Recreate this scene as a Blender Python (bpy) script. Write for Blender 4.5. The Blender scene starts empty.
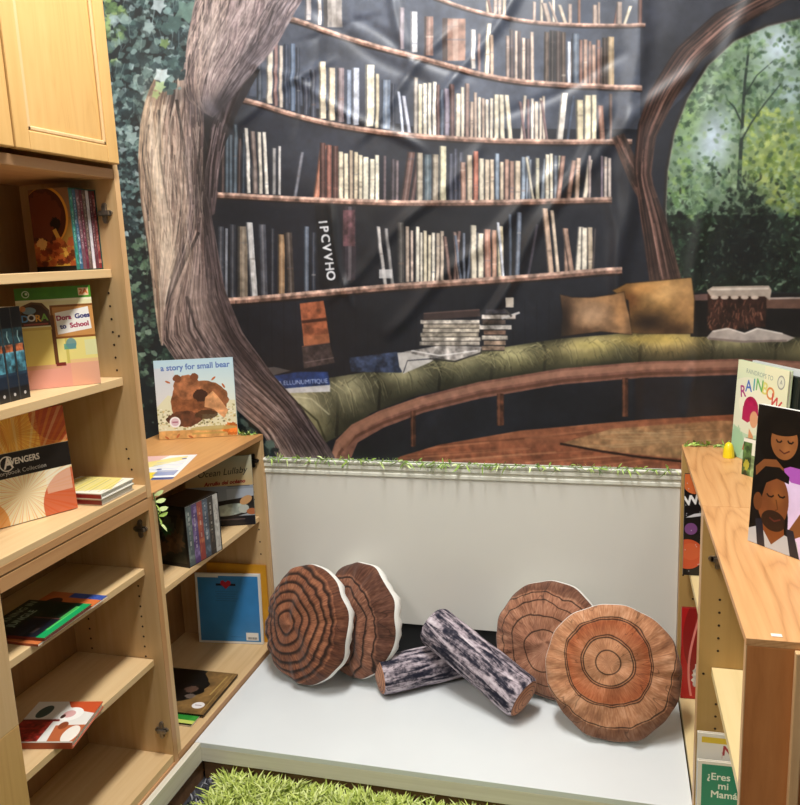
import bpy, math, random
import numpy as np
from mathutils import Vector, Matrix

sc = bpy.context.scene
COL = sc.collection
rnd = random.Random(7)

def hexc(h):
    h = h.lstrip('#')
    return tuple(int(h[i:i + 2], 16) / 255 for i in (0, 2, 4))
def lin(c):
    if isinstance(c, str): c = hexc(c)
    return tuple((x / 12.92 if x <= 0.04045 else ((x + 0.055) / 1.055) ** 2.4) for x in c)
def col4(c): return (*lin(c), 1.0)

# ------------------------------------------------------------------ materials
def new_mat(name, rough=0.5, spec=0.5):
    m = bpy.data.materials.new(name); m.use_nodes = True
    nt = m.node_tree; b = nt.nodes['Principled BSDF']
    b.inputs['Roughness'].default_value = rough
    b.inputs['Specular IOR Level'].default_value = spec
    return m, nt, b
def N(nt, t, **kw):
    n = nt.nodes.new(t)
    for k, v in kw.items(): setattr(n, k, v)
    return n
def ramp(nt, stops, interp='LINEAR'):
    r = N(nt, 'ShaderNodeValToRGB'); r.color_ramp.interpolation = interp
    e = r.color_ramp.elements
    e[0].position, e[0].color = stops[0][0], col4(stops[0][1])
    e[1].position, e[1].color = stops[-1][0], col4(stops[-1][1])
    for p, c in stops[1:-1]:
        x = e.new(p); x.color = col4(c)
    return r
def math_node(nt, op, a, b=None, c=None):
    n = N(nt, 'ShaderNodeMath', operation=op)
    for i, v in enumerate((a, b, c)):
        if v is None: continue
        if isinstance(v, (int, float)): n.inputs[i].default_value = v
        else: nt.links.new(v, n.inputs[i])
    return n.outputs[0]

def plain(name, c, rough=0.5, spec=0.5, vary=0.06, scale=14.0, metal=0.0, bump=0.0):
    m, nt, b = new_mat(name, rough, spec)
    tc = N(nt, 'ShaderNodeTexCoord'); no = N(nt, 'ShaderNodeTexNoise')
    no.inputs['Scale'].default_value = scale; no.inputs['Detail'].default_value = 4
    nt.links.new(tc.outputs['Object'], no.inputs['Vector'])
    c0 = hexc(c) if isinstance(c, str) else c
    r = ramp(nt, [(0.3, tuple(max(0, x * (1 - vary)) for x in c0)), (0.7, tuple(min(1, x * (1 + vary)) for x in c0))])
    nt.links.new(no.outputs['Fac'], r.inputs['Fac']); nt.links.new(r.outputs['Color'], b.inputs['Base Color'])
    b.inputs['Metallic'].default_value = metal
    if bump:
        bp = N(nt, 'ShaderNodeBump'); bp.inputs['Strength'].default_value = bump; bp.inputs['Distance'].default_value = 0.002
        nt.links.new(no.outputs['Fac'], bp.inputs['Height']); nt.links.new(bp.outputs['Normal'], b.inputs['Normal'])
    return m

def wood(name, light, mid, dark, along=2, fine=60.0, stretch=0.04, rough=0.42, cathedral=0.0, wscale=9.0, across=None):
    m, nt, b = new_mat(name, rough, 0.4)
    tc = N(nt, 'ShaderNodeTexCoord'); mp = N(nt, 'ShaderNodeMapping')
    s = [1.0, 1.0, 1.0]; s[along] = stretch
    mp.inputs['Scale'].default_value = s
    nt.links.new(tc.outputs['Object'], mp.inputs['Vector'])
    n1 = N(nt, 'ShaderNodeTexNoise'); n1.inputs['Scale'].default_value = fine; n1.inputs['Detail'].default_value = 6; n1.inputs['Roughness'].default_value = 0.6
    n2 = N(nt, 'ShaderNodeTexNoise'); n2.inputs['Scale'].default_value = fine * 0.16; n2.inputs['Detail'].default_value = 3
    nt.links.new(mp.outputs['Vector'], n1.inputs['Vector']); nt.links.new(mp.outputs['Vector'], n2.inputs['Vector'])
    f = math_node(nt, 'ADD', math_node(nt, 'MULTIPLY', n1.outputs['Fac'], 0.6), math_node(nt, 'MULTIPLY', n2.outputs['Fac'], 0.4))
    if cathedral:
        mp2 = N(nt, 'ShaderNodeMapping'); s2 = [1.0, 1.0, 1.0]; s2[along] = 0.09
        mp2.inputs['Scale'].default_value = s2
        nt.links.new(tc.outputs['Object'], mp2.inputs['Vector'])
        n3 = N(nt, 'ShaderNodeTexNoise'); n3.inputs['Scale'].default_value = wscale; n3.inputs['Detail'].default_value = 1.5
        nt.links.new(mp2.outputs['Vector'], n3.inputs['Vector'])
        w = math_node(nt, 'PINGPONG', math_node(nt, 'MULTIPLY', n3.outputs['Fac'], 24.0), 0.5)
        w = math_node(nt, 'POWER', math_node(nt, 'MULTIPLY', w, 2.0), 0.6)
        f = math_node(nt, 'ADD', math_node(nt, 'MULTIPLY', f, 1 - cathedral), math_node(nt, 'MULTIPLY', w, cathedral * 0.75))
    r = ramp(nt, [(0.28, dark), (0.46, mid), (0.72, light)])
    nt.links.new(f, r.inputs['Fac']); nt.links.new(r.outputs['Color'], b.inputs['Base Color'])
    bp = N(nt, 'ShaderNodeBump'); bp.inputs['Strength'].default_value = 0.05; bp.inputs['Distance'].default_value = 0.001
    nt.links.new(n1.outputs['Fac'], bp.inputs['Height']); nt.links.new(bp.outputs['Normal'], b.inputs['Normal'])
    return m

MAPLE_V = wood('maple_upright', '#d8b88a', '#cfab7a', '#bd9764', along=2)
MAPLE_Y = wood('maple_shelf', '#dfc294', '#d6b585', '#c6a372', along=1)
OAKBAND = wood('brown_edge_band', '#c89a6a', '#ba8a5a', '#a4764a', along=1)
OAKBAND_V = wood('brown_edge_upright', '#c89a6a', '#ba8a5a', '#a4764a', along=2)
MAPLE_X = wood('maple_crosswise', '#d8b88a', '#cfab7a', '#bd9764', along=0)
EDGE_Y = wood('maple_edge_band', '#e8d2a8', '#dfc599', '#d0b383', along=1)
EDGE_V = wood('maple_edge_upright', '#d6b284', '#cca374', '#b98e60', along=2)
DOOR = wood('maple_door', '#d2aa6e', '#caa062', '#bc9255', along=2, cathedral=0.12)
OAKTOP = wood('oak_counter', '#d6a772', '#c89460', '#a87545', along=1, cathedral=0.26, wscale=8, fine=95)
OAKEDGE = wood('oak_edge', '#d2a679', '#c6966a', '#b6845a', along=1)
OAKTOP_L = wood('oak_counter_plain', '#d3a066', '#c9945a', '#b98350', along=1, cathedral=0.1)
BACKW = wood('maple_back', '#a98358', '#9d774d', '#8b683f', along=2)
BROWN = wood('brown_laminate', '#c8854c', '#b87640', '#9c5f32', along=2, fine=50, stretch=0.12, rough=0.5)
PALE = wood('pale_interior', '#bd9a60', '#b59156', '#a7844b', along=2, fine=40)
PALESHELF = wood('cream_shelf', '#ecd7a4', '#e6cf98', '#dcc48c', along=1, fine=40)
PLYEDGE = wood('whitewashed_ply_edge', '#eae6d8', '#d9d4c2', '#b9b29a', along=0, fine=70, stretch=0.02)
PLYEDGE_Y = wood('whitewashed_ply_edge_side', '#eae6d8', '#d9d4c2', '#b9b29a', along=1, fine=70, stretch=0.02)
TOE = wood('dark_base_wood', '#8a6848', '#755538', '#5e4229', along=0)
WHITE = plain('white_laminate', '#dce1e2', rough=0.38, vary=0.012, scale=3)
WALLP = plain('white_panel', '#dcdad2', rough=0.5, vary=0.012, scale=2)
TRIMW = plain('trim_paint', '#e2e2d6', rough=0.45, vary=0.02, scale=6)
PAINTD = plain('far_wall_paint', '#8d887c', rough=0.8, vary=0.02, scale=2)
PAINT = plain('wall_paint', '#d8d4c8', rough=0.7, vary=0.02, scale=2)
CEIL = plain('ceiling_tile', '#e4e2dc', rough=0.9, vary=0.02)
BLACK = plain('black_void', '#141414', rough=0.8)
HINGE = plain('hinge_metal', '#8d8478', rough=0.3, metal=0.8, vary=0.15, scale=60)
HINGEDARK = plain('hinge_dark', '#2c2723', rough=0.4, metal=0.4)
HOLE = plain('peg_hole_dark', '#3a2814', rough=0.9)
PAGES = plain('paper_pages', '#e6e0cf', rough=0.8, vary=0.05, scale=120)
PAGESW = plain('white_pages', '#e8e8e2', rough=0.8, vary=0.04, scale=120)
CLOTHW = plain('white_cushion_cloth', '#e9e8e2', rough=0.85, vary=0.03, scale=18, bump=0.2)
_pm = {}
def flat(c, rough=0.4):
    k = (c, rough)
    if k not in _pm: _pm[k] = plain('cover_' + c.strip('#'), c, rough=rough, vary=0.04)
    return _pm[k]

# ------------------------------------------------------------------ mesh building
class MB:
    def __init__(s): s.v, s.f, s.m, s.uv = [], [], [], {}
    def box(s, x0, x1, y0, y1, z0, z1, mat=0):
        n = len(s.v)
        s.v += [(x, y, z) for z in (z0, z1) for x, y in ((x0, y0), (x1, y0), (x1, y1), (x0, y1))]
        for q in ((0, 3, 2, 1), (4, 5, 6, 7), (0, 1, 5, 4), (1, 2, 6, 5), (2, 3, 7, 6), (3, 0, 4, 7)):
            s.f.append(tuple(n + i for i in q)); s.m.append(mat)
        return s
    def cyl(s, c, axis, r, h, seg=16, mat=0):
        n = len(s.v); c = Vector(c); ax = Vector(axis).normalized()
        a = ax.orthogonal().normalized(); b = ax.cross(a)
        for k in (0, 1):
            for i in range(seg):
                t = 2 * math.pi * i / seg
                s.v.append(tuple(c + ax * h * k + a * r * math.cos(t) + b * r * math.sin(t)))
        s.f.append(tuple(n + i for i in range(seg))[::-1]); s.m.append(mat)
        s.f.append(tuple(n + seg + i for i in range(seg))); s.m.append(mat)
        for i in range(seg):
            j = (i + 1) % seg
            s.f.append((n + i, n + j, n + seg + j, n + seg + i)); s.m.append(mat)
        return s
    def prism_x(s, prof, x0, x1, mat=0):       # profile of (y, z) points swept along X
        n = len(s.v); k = len(prof)
        s.v += [(x0, y, z) for y, z in prof] + [(x1, y, z) for y, z in prof]
        s.f.append(tuple(range(n, n + k))); s.m.append(mat)
        s.f.append(tuple(range(n + 2 * k - 1, n + k - 1, -1))); s.m.append(mat)
        for i in range(k):
            j = (i + 1) % k
            s.f.append((n + i, n + k + i, n + k + j, n + j)); s.m.append(mat)
        return s
    def build(s, name, mats, parent=None, origin=(0, 0, 0), bevel=0.0, smooth=False):
        me = bpy.data.meshes.new(name)
        o3 = origin
        me.from_pydata([(x - o3[0], y - o3[1], z - o3[2]) for x, y, z in s.v], [], s.f)
        mats = mats if isinstance(mats, (list, tuple)) else [mats]
        for m in mats: me.materials.append(m)
        me.polygons.foreach_set('material_index', s.m)
        if smooth: me.polygons.foreach_set('use_smooth', [True] * len(s.f))
        if s.uv:
            l = me.uv_layers.new(name='UVMap')
            for p in me.polygons:
                q = s.uv.get(p.index)
                if q:
                    for li, u in zip(p.loop_indices, q): l.data[li].uv = u
        me.update()
        ob = bpy.data.objects.new(name, me); COL.objects.link(ob)
        if parent is not None: ob.parent = parent
        else: ob.location = o3
        if bevel:
            bv = ob.modifiers.new('edge', 'BEVEL'); bv.width = bevel; bv.segments = 2; bv.limit_method = 'ANGLE'
        return ob

def tag(o, label=None, cat=None, group=None, kind=None):
    if label: o['label'] = label
    if cat: o['category'] = cat
    if group: o['group'] = group
    if kind: o['kind'] = kind
    return o
def empty(name, loc, rot=None, label=None, cat=None, group=None):
    o = bpy.data.objects.new(name, None); COL.objects.link(o)
    o.location = loc; o.empty_display_size = 0.05
    if rot is not None:
        if isinstance(rot, Matrix): o.rotation_euler = rot.to_euler()
        else: o.rotation_euler = rot
    return tag(o, label, cat, group)
def struct(ob): ob['kind'] = 'structure'; return ob

# ------------------------------------------------------------------ printing (artwork drawn in code)
def vnoise(h, w, cell, seed, octaves=3):
    rs = np.random.RandomState(seed); out = np.zeros((h, w)); amp = 1; tot = 0
    for o in range(octaves):
        c = max(1.0, cell / 2 ** o); gh, gw = int(h / c) + 3, int(w / c) + 3
        g = rs.rand(gh, gw)
        y = np.arange(h) / c; x = np.arange(w) / c
        yi = y.astype(int); xi = x.astype(int); fy = (y - yi)[:, None]; fx = (x - xi)[None, :]
        fy = fy * fy * (3 - 2 * fy); fx = fx * fx * (3 - 2 * fx)
        v = (g[yi][:, xi] * (1 - fx) + g[yi][:, xi + 1] * fx) * (1 - fy) + (g[yi + 1][:, xi] * (1 - fx) + g[yi + 1][:, xi + 1] * fx) * fy
        out += v * amp; tot += amp; amp *= 0.55
    return out / tot

_textcache = {}
def text_tris(s, shear=0.0):
    k = (s, shear)
    if k in _textcache: return _textcache[k]
    cu = bpy.data.curves.new('type', 'FONT'); cu.body = s; cu.align_x = 'CENTER'; cu.align_y = 'CENTER'; cu.shear = shear
    cu.resolution_u = 3
    ob = bpy.data.objects.new('type', cu); COL.objects.link(ob)
    dg = bpy.context.evaluated_depsgraph_get()
    me = bpy.data.meshes.new_from_object(ob.evaluated_get(dg), depsgraph=dg)
    me.calc_loop_triangles()
    v = np.array([p.co[:2] for p in me.vertices]).reshape(-1, 2)
    t = np.array([list(x.vertices) for x in me.loop_triangles], int).reshape(-1, 3)
    bpy.data.objects.remove(ob); bpy.data.curves.remove(cu); bpy.data.meshes.remove(me)
    _textcache[k] = (v, t); return v, t

class Canvas:
    """A print drawn with filled shapes; fn maps layout points (image pixels for the tapestry) to pixels of the print."""
    def __init__(s, w, h, bg, fn=None):
        s.W, s.H = w, h
        s.a = np.zeros((h, w, 3)); s.a[:] = hexc(bg) if isinstance(bg, str) else bg
        s.fn = fn or (lambda p: p * np.array([w, h])); s.clip = None
    def cover(s, p):
        x0 = max(0, int(math.floor(p[:, 0].min()))); x1 = min(s.W, int(math.ceil(p[:, 0].max())) + 1)
        y0 = max(0, int(math.floor(p[:, 1].min()))); y1 = min(s.H, int(math.ceil(p[:, 1].max())) + 1)
        if x1 <= x0 or y1 <= y0: return None
        X = x0 + (np.arange((x1 - x0) * 2) + 0.5) / 2; Y = y0 + (np.arange((y1 - y0) * 2) + 0.5) / 2
        ins = np.zeros((len(Y), len(X)), bool)
        q = np.roll(p, -1, axis=0)
        for (ax, ay), (bx, by) in zip(p, q):
            if ay == by: continue
            c = (ay > Y) != (by > Y)
            if not c.any(): continue
            xi = ax + (Y - ay) * (bx - ax) / (by - ay)
            ins ^= c[:, None] & (X[None, :] < xi[:, None])
        cv = ins.reshape(y1 - y0, 2, x1 - x0, 2).mean(axis=(1, 3))
        return cv, x0, x1, y0, y1
    def blend(s, cv, box, c, al=1.0, c2=None, axis=1, tex=None, amp=0.5, mod=None):
        x0, x1, y0, y1 = box
        c = np.array(hexc(c) if isinstance(c, str) else c)
        fill = np.ones((y1 - y0, x1 - x0, 3)) * c
        if c2 is not None:
            c2 = np.array(hexc(c2) if isinstance(c2, str) else c2)
            t = np.linspace(0, 1, y1 - y0)[:, None, None] if axis == 1 else np.linspace(0, 1, x1 - x0)[None, :, None]
            fill = fill * (1 - t) + c2 * t
        if tex is not None: fill = np.clip(fill * (1 + amp * (tex[y0:y1, x0:x1, None] - 0.5) * 2), 0, 1)
        if s.clip is not None: cv = cv * s.clip[y0:y1, x0:x1]
        k = (cv * al)[:, :, None]
        s.a[y0:y1, x0:x1] = s.a[y0:y1, x0:x1] * (1 - k) + fill * k
    def poly(s, pts, c, al=1.0, raw=False, **kw):
        p = np.array(pts, float)
        if not raw: p = s.fn(p)
        r = s.cover(p)
        if r: s.blend(r[0], r[1:], c, al, **kw)
    def rect(s, x0, y0, x1, y1, c, al=1.0, **kw): s.poly([(x0, y0), (x1, y0), (x1, y1), (x0, y1)], c, al, **kw)
    def ell(s, cx, cy, rx, ry, c, al=1.0, rot=0.0, a0=0, a1=360, wob=0, seed=0, **kw):
        rs = np.random.RandomState(seed); t = np.radians(np.linspace(a0, a1, 41))
        k = 1 + wob * (rs.rand(41) - 0.5); k[-1] = k[0]
        x, y = rx * np.cos(t) * k, ry * np.sin(t) * k; r = math.radians(rot)
        s.poly(np.stack([cx + x * math.cos(r) - y * math.sin(r), cy + x * math.sin(r) + y * math.cos(r)], 1), c, al, **kw)
    def clip_to(s, pts):
        s.clip = None
        if pts is None: return
        r = s.cover(s.fn(np.array(pts, float))); m = np.zeros((s.H, s.W)); m[r[3]:r[4], r[1]:r[2]] = r[0]; s.clip = m
    def soft(s, cx, cy, rx, ry, c, al=1.0, rot=0.0):     # soft-edged dab of colour
        q = s.fn(np.array([(cx, cy), (cx + rx, cy), (cx, cy + ry)], float)); o = q[0]; ex = np.linalg.norm(q[1] - o); ey = np.linalg.norm(q[2] - o)
        R = int(max(ex, ey) * 1.6) + 2
        x0, x1, y0, y1 = max(0, int(o[0]) - R), min(s.W, int(o[0]) + R), max(0, int(o[1]) - R), min(s.H, int(o[1]) + R)
        if x1 <= x0 or y1 <= y0: return
        X = np.arange(x0, x1)[None, :] - o[0]; Y = np.arange(y0, y1)[:, None] - o[1]; t = math.radians(rot)
        u = (X * math.cos(t) + Y * math.sin(t)) / ex; v = (-X * math.sin(t) + Y * math.cos(t)) / ey
        s.blend(np.exp(-1.6 * (u * u + v * v)), (x0, x1, y0, y1), c, al)
    def blur(s, n=1):
        for _ in range(n):
            p = np.pad(s.a, ((1, 1), (1, 1), (0, 0)), mode='edge'); h = (p[:, :-2] + 2 * p[:, 1:-1] + p[:, 2:]) / 4; s.a = (h[:-2] + 2 * h[1:-1] + h[2:]) / 4
    def line(s, pts, w, c, al=1.0, w2=None, **kw):       # w in layout units
        p = np.array(pts, float); d = np.gradient(p, axis=0); d /= np.linalg.norm(d, axis=1)[:, None] + 1e-9
        n = np.stack([-d[:, 1], d[:, 0]], 1)
        ww = np.linspace(w, w if w2 is None else w2, len(p))[:, None] / 2
        s.poly(np.concatenate([p + n * ww, (p - n * ww)[::-1]]), c, al, **kw)
    def text(s, st, cx, cy, size, c, rot=0.0, al=1.0, sx=1.0, shear=0.0, bold=0.0):
        v, t = text_tris(st, shear)
        if len(t) == 0: return
        r = math.radians(rot)
        x, y = v[:, 0] * size * sx, -v[:, 1] * size
        p = s.fn(np.stack([cx + x * math.cos(r) - y * math.sin(r), cy + x * math.sin(r) + y * math.cos(r)], 1))
        x0 = max(0, int(p[:, 0].min()) - 2); x1 = min(s.W, int(p[:, 0].max()) + 3); y0 = max(0, int(p[:, 1].min()) - 2); y1 = min(s.H, int(p[:, 1].max()) + 3)
        if x1 <= x0 or y1 <= y0: return
        cv = np.zeros((y1 - y0, x1 - x0))
        for tri in t:
            q = s.cover(p[tri])
            if q: cv[q[3] - y0:q[4] - y0, q[1] - x0:q[2] - x0] += q[0]
        if bold:
            k = max(1, int(round(bold))); b = cv.copy()
            for dx in range(-k, k + 1):
                for dy in range(-k, k + 1): b = np.maximum(b, np.roll(np.roll(cv, dx, 1), dy, 0))
            cv = b
        s.blend(np.clip(cv, 0, 1), (x0, x1, y0, y1), c, al)
    def grain(s, amt=0.05, cell=30, seed=1):
        s.a *= (1 + amt * (vnoise(s.H, s.W, cell, seed)[:, :, None] - 0.5) * 2)
    def image(s, name):
        im = bpy.data.images.new(name, s.W, s.H)
        px = np.ones((s.H, s.W, 4), np.float32); px[:, :, :3] = np.clip(s.a[::-1], 0, 1)
        im.pixels.foreach_set(px.ravel()); im.update(); im.pack()
        return im

def printed(name, cv, rough=0.35, spec=0.5, coat=0.0):
    m, nt, b = new_mat(name, rough, spec)
    t = N(nt, 'ShaderNodeTexImage'); t.image = cv.image(name); t.extension = 'EXTEND'
    uv = N(nt, 'ShaderNodeUVMap'); uv.uv_map = 'UVMap'
    nt.links.new(uv.outputs['UV'], t.inputs['Vector']); nt.links.new(t.outputs['Color'], b.inputs['Base Color'])
    b.inputs['Coat Weight'].default_value = coat; b.inputs['Coat Roughness'].default_value = 0.15
    return m

# ------------------------------------------------------------------ camera
cam = bpy.data.cameras.new('camera'); co = bpy.data.objects.new('camera', cam); COL.objects.link(co)
cam.sensor_fit = 'HORIZONTAL'; cam.sensor_width = 36.0; cam.lens = 787.34 / 800 * 36.0; cam.clip_start = 0.02
_R = [(0.96504, 0.259, -0.04026), (0.00986, -0.18935, -0.98186), (-0.26192, 0.94714, -0.18528)]
co.matrix_world = Matrix(((_R[0][0], -_R[1][0], -_R[2][0], 1.28098), (_R[0][1], -_R[1][1], -_R[2][1], -2.67837),
                          (_R[0][2], -_R[1][2], -_R[2][2], 1.50153), (0, 0, 0, 1)))
sc.camera = co

# ------------------------------------------------------------------ the room  (z = 0 is the top of the white platform, the floor lies lower)
FL = -0.135; CE = 3.25
struct(MB().box(-0.72, 3.3, -5.1, 0.12, FL - 0.06, FL).build('floor', plain('carpet_backing', '#34343a', rough=0.95, vary=0.2, scale=40)))
struct(MB().box(-0.72, 3.3, -5.1, 0.12, CE, CE + 0.06).build('ceiling', CEIL))
struct(MB().box(-0.72, 3.3, 0.0, 0.12, FL, CE).build('wall_back', PAINT))
struct(MB().box(-0.72, -0.62, -5.0, 0.0, FL, CE).build('wall_left', PAINT))
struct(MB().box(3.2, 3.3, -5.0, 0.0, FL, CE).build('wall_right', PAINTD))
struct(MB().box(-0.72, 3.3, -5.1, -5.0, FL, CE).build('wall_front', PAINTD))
# white panel between platform and trim, black strip painted as the shade in the gap beneath it
struct(MB().box(0.0, 1.498, -0.014, -0.0005, 0.1285, 0.7015).build('trim_2', WALLP, bevel=0.002))
struct(MB().box(0.0, 1.5, -0.004, -0.0005, -0.0, 0.128).build('gap_dark_strip', BLACK))
pr = [(-0.0005, 0.702), (-0.016, 0.702), (-0.019, 0.706), (-0.019, 0.716), (-0.015, 0.719), (-0.015, 0.728), (-0.021, 0.731), (-0.021, 0.742), (-0.017, 0.745),
      (-0.024, 0.75), (-0.026, 0.757), (-0.022, 0.762), (-0.0005, 0.762)]
struct(MB().prism_x(pr, 0.0, 1.498).build('trim_1', TRIMW))

# ------------------------------------------------------------------ mural tapestry
HM = np.array([[0.004060122, -0.000300899, -0.942042198], [0.000391289, -0.004056779, 2.49117813], [0.000360558, -0.0002636, 1.0]])
MX0, MX1, MZ0, MZ1, PPM = -0.60, 2.12, 0.763, 2.56, 720.0
def image_to_cloth(p):                     # image pixel positions, back-projected from the camera -> metres on the hanging cloth
    q = np.c_[p, np.ones(len(p))] @ HM.T
    return q[:, :2] / q[:, 2:]
def cloth_px(p):
    m = image_to_cloth(np.asarray(p, float))
    return np.stack([(m[:, 0] - MX0) * PPM, (MZ1 - m[:, 1]) * PPM], 1)

def make_mural():
    W, H = int((MX1 - MX0) * PPM), int((MZ1 - MZ0) * PPM)
    c = Canvas(W, H, '#20232b', cloth_px)
    r = random.Random(11)
    T1 = vnoise(H, W, 90, 3, 4); T2 = vnoise(H, W, 14, 5, 3); T3 = vnoise(H, W, 260, 9, 3)
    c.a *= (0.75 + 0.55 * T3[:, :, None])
    # pale gloss haze painted into the print between the upper shelves
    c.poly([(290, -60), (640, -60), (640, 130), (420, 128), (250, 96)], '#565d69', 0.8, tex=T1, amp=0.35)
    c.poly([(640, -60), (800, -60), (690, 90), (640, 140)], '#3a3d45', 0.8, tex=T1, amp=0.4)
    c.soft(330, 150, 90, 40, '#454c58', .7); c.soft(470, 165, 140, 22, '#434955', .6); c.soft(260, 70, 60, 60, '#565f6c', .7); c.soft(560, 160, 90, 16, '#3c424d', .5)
    pal_light = ['#d8cdb2', '#cfc3a4', '#b9ac98', '#e0d8c4', '#a99a8b', '#8f7d74', '#c9b9a2', '#6e6266', '#d4c9b8']
    pal_mix = ['#cfc4a8', '#b3a58f', '#7b5a50', '#8d6a58', '#d9cfb8', '#59606e', '#9a8878', '#c0b196', '#3b3f4a', '#a89484']
    pal_dark = ['#3b3f49', '#4d525d', '#5e5550', '#2d3038', '#6d5d52', '#454a58', '#7e7262']
    def book(x0, x1, yt, yb, col, tilt=0.0, band=True):
        c.poly([(x0 + tilt, yt), (x1 + tilt, yt + 0.4), (x1, yb), (x0, yb)], col, tex=T2, amp=0.13)
        w = x1 - x0
        c.poly([(x0 + tilt, yt), (x0 + tilt + w * .22, yt), (x0 + w * .22, yb), (x0, yb)], '#15171d', 0.55)
        if w > 3: c.poly([(x0 + tilt + w * .45, yt + .5), (x0 + tilt + w * .68, yt + .5), (x0 + w * .68, yb), (x0 + w * .45, yb)], '#f4ecdc', 0.22)
        if band and w > 3.5:
            for k in range(r.choice((0, 0, 1, 1, 2))):
                u = r.uniform(.12, .85); y = yt + (yb - yt) * u; t = tilt * (1 - u)
                c.rect(x0 + t + w * .15, y, x1 + t, y + r.uniform(.8, 2.2), r.choice(['#6c5f57', '#8e6a5a', '#e8dfc8', '#5a6576']), 0.35)
    def run(x0, x1, yb, h0, h1, pal, w0=2.6, w1=6.0, gap=.1, tilt=.12):
        x = x0
        while x < x1:
            w = r.uniform(w0, w1)
            if r.random() > gap:
                b = yb(x); book(x, x + w - .5, b - r.uniform(h0, h1), b, r.choice(pal), r.uniform(3, 8) * r.choice((-1, 1)) if r.random() < tilt else r.uniform(-.4, .4))
            x += w
    def curve(pts):
        P = np.array(pts, float)
        return lambda x: float(np.interp(x, P[:, 0], P[:, 1]))
    S1 = [(400, -18), (436, -2), (480, 12), (520, 20), (560, 24), (645, 25)]
    S2 = [(280, 12), (330, 31), (380, 46), (420, 56), (470, 70), (500, 78), (540, 82), (600, 85), (642, 87)]
    S3 = [(236, 93), (270, 106), (310, 118), (350, 126), (400, 133), (470, 138), (540, 140), (632, 140)]
    S4 = [(216, 192), (260, 195), (300, 197), (400, 201), (520, 200), (612, 197)]
    S5 = [(216, 299), (260, 296), (300, 292), (400, 283), (480, 278), (560, 272), (622, 266)]
    f1, f2, f3, f4, f5 = map(curve, (S1, S2, S3, S4, S5))
    # row above the top shelf
    run(486, 640, f1, 14, 26, pal_mix, gap=.35)
    for a in ((306, 312, -10, '#aaa29c'), (318, 322, -12, '#c9c2b8'), (324, 343, -8, '#9a938b'), (400, 405, 8, '#8b8084'), (411, 418, 12, '#d7d5d2'), (425, 434, 17, '#8d6f62'),
              (443, 466, 19, '#9b7a68'), (471, 476, 30, '#d8d2c6'), (478, 481, 34, '#9b8178')): book(a[0], a[1], a[2], f2(a[0]) - 1, a[3])
    book(484, 489, 24, f2(486), '#d9d0b8', 3); book(490, 494, 36, f2(491), '#b9a088')
    run(506, 533, f2, 40, 52, ['#7d6459', '#9a8577', '#5a4c4a', '#bda996'], 3, 4.6, 0)
    run(544, 567, f2, 44, 52, ['#332d2c', '#4c3f3a', '#57493f'], 5, 7, 0)
    book(567, 571, 42, f2(569), '#ccd2d8'); book(572, 579, 34, f2(575), '#66727e')
    run(579, 602, f2, 32, 45, ['#a88874', '#cdbda6', '#8d6a5c'], 3, 5, 0)
    book(602, 607, 38, f2(604), '#3c3029'); book(607, 614, 37, f2(610), '#a89270')
    # second row
    for a in ((258, 264, 40, '#434c57'), (268, 274, 46, '#d5cab4'), (275, 279, 44, '#8f6f68'), (280, 284, 46, '#c0b3a2'), (285, 290, 45, '#394456'), (291, 296, 44, '#5b6c80'), (297, 301, 48, '#39414f'),
              (303, 310, 78, '#3c4250'), (311, 317, 70, '#444a56'), (320, 327, 62, '#d9cdb0'), (329, 336, 68, '#cfc0a5'), (338, 345, 68, '#8e7f80'), (347, 352, 70, '#8c98a8'), (353, 360, 68, '#b7bcc4'),
              (366, 375, 65, '#dfd6bb'), (376, 380, 74, '#b9ad90'), (382, 391, 80, '#73808e'), (392, 396, 84, '#333a48')): book(a[0], a[1], a[2], f3(a[0]) - 1, a[3])
    book(402, 405, 92, f3(403), '#cdd3dc', -4); book(408, 412, 96, f3(409), '#b9bcc4', -6)
    run(414, 436, f3, 50, 58, ['#d9d2bc', '#c7bd9f', '#e0dac8', '#a39a8d'], 4, 6, 0, 0)
    run(437, 470, f3, 42, 54, ['#55606f', '#8d7468', '#d2c6ae', '#6d5450', '#8f8590'], 3.5, 6, 0, 0)
    run(470, 492, f3, 36, 46, ['#c9bda5', '#b29d8a', '#d8ccb5'], 3, 4.6, 0, 0)
    for x, t in ((494, 0), (500, -1), (508, -4)): book(x, x + 5, f3(x) - 44, f3(x), '#d5cbb0', t)
    run(520, 546, f3, 36, 44, ['#8b7370', '#cdbfab', '#a4908a', '#e0d6c6'], 3, 5, 0, .2)
    book(556, 563, 93, f3(560), '#d9d2c2', 5); book(566, 569, 96, f3(567), '#4d5867', 6)
    run(576, 596, f3, 38, 46, ['#d6cbaa', '#c8bb98', '#57473f'], 5, 8, 0, 0)
    book(599, 605, 106, f3(600), '#a77f6c', -2); book(609, 612, 94, f3(610), '#7f6a60')
    # third row
    run(222, 246, f4, 55, 70, ['#3d5258', '#2c3844', '#51606a', '#4a3c3a'], 3.5, 5, 0, .1)
    for a in ((248, 252, 128, '#d0cabc', -3), (254, 259, 131, '#7f7068', -3), (260, 264, 132, '#cfc6b4', -2), (266, 270, 132, '#e0d9c8', -3), (273, 277, 148, '#8d8a86', 0), (279, 282, 146, '#b8b4ac', 0)):
        book(a[0], a[1], a[2], f4(a[0]) - 1, a[3], a[4])
    book(294, 298, 152, f4(295), '#6e7077', 7)
    run(314, 338, f4, 46, 56, ['#9a6354', '#b87c62', '#5c3d38', '#6e4c44'], 4.5, 7, 0, .1)
    run(339, 362, f4, 44, 52, ['#d8ccae', '#c9ba9b', '#b29f86'], 4, 6, 0, 0)
    run(363, 380, f4, 40, 46, ['#e3dcc2', '#d7ccab'], 5, 7, 0, 0)
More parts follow.
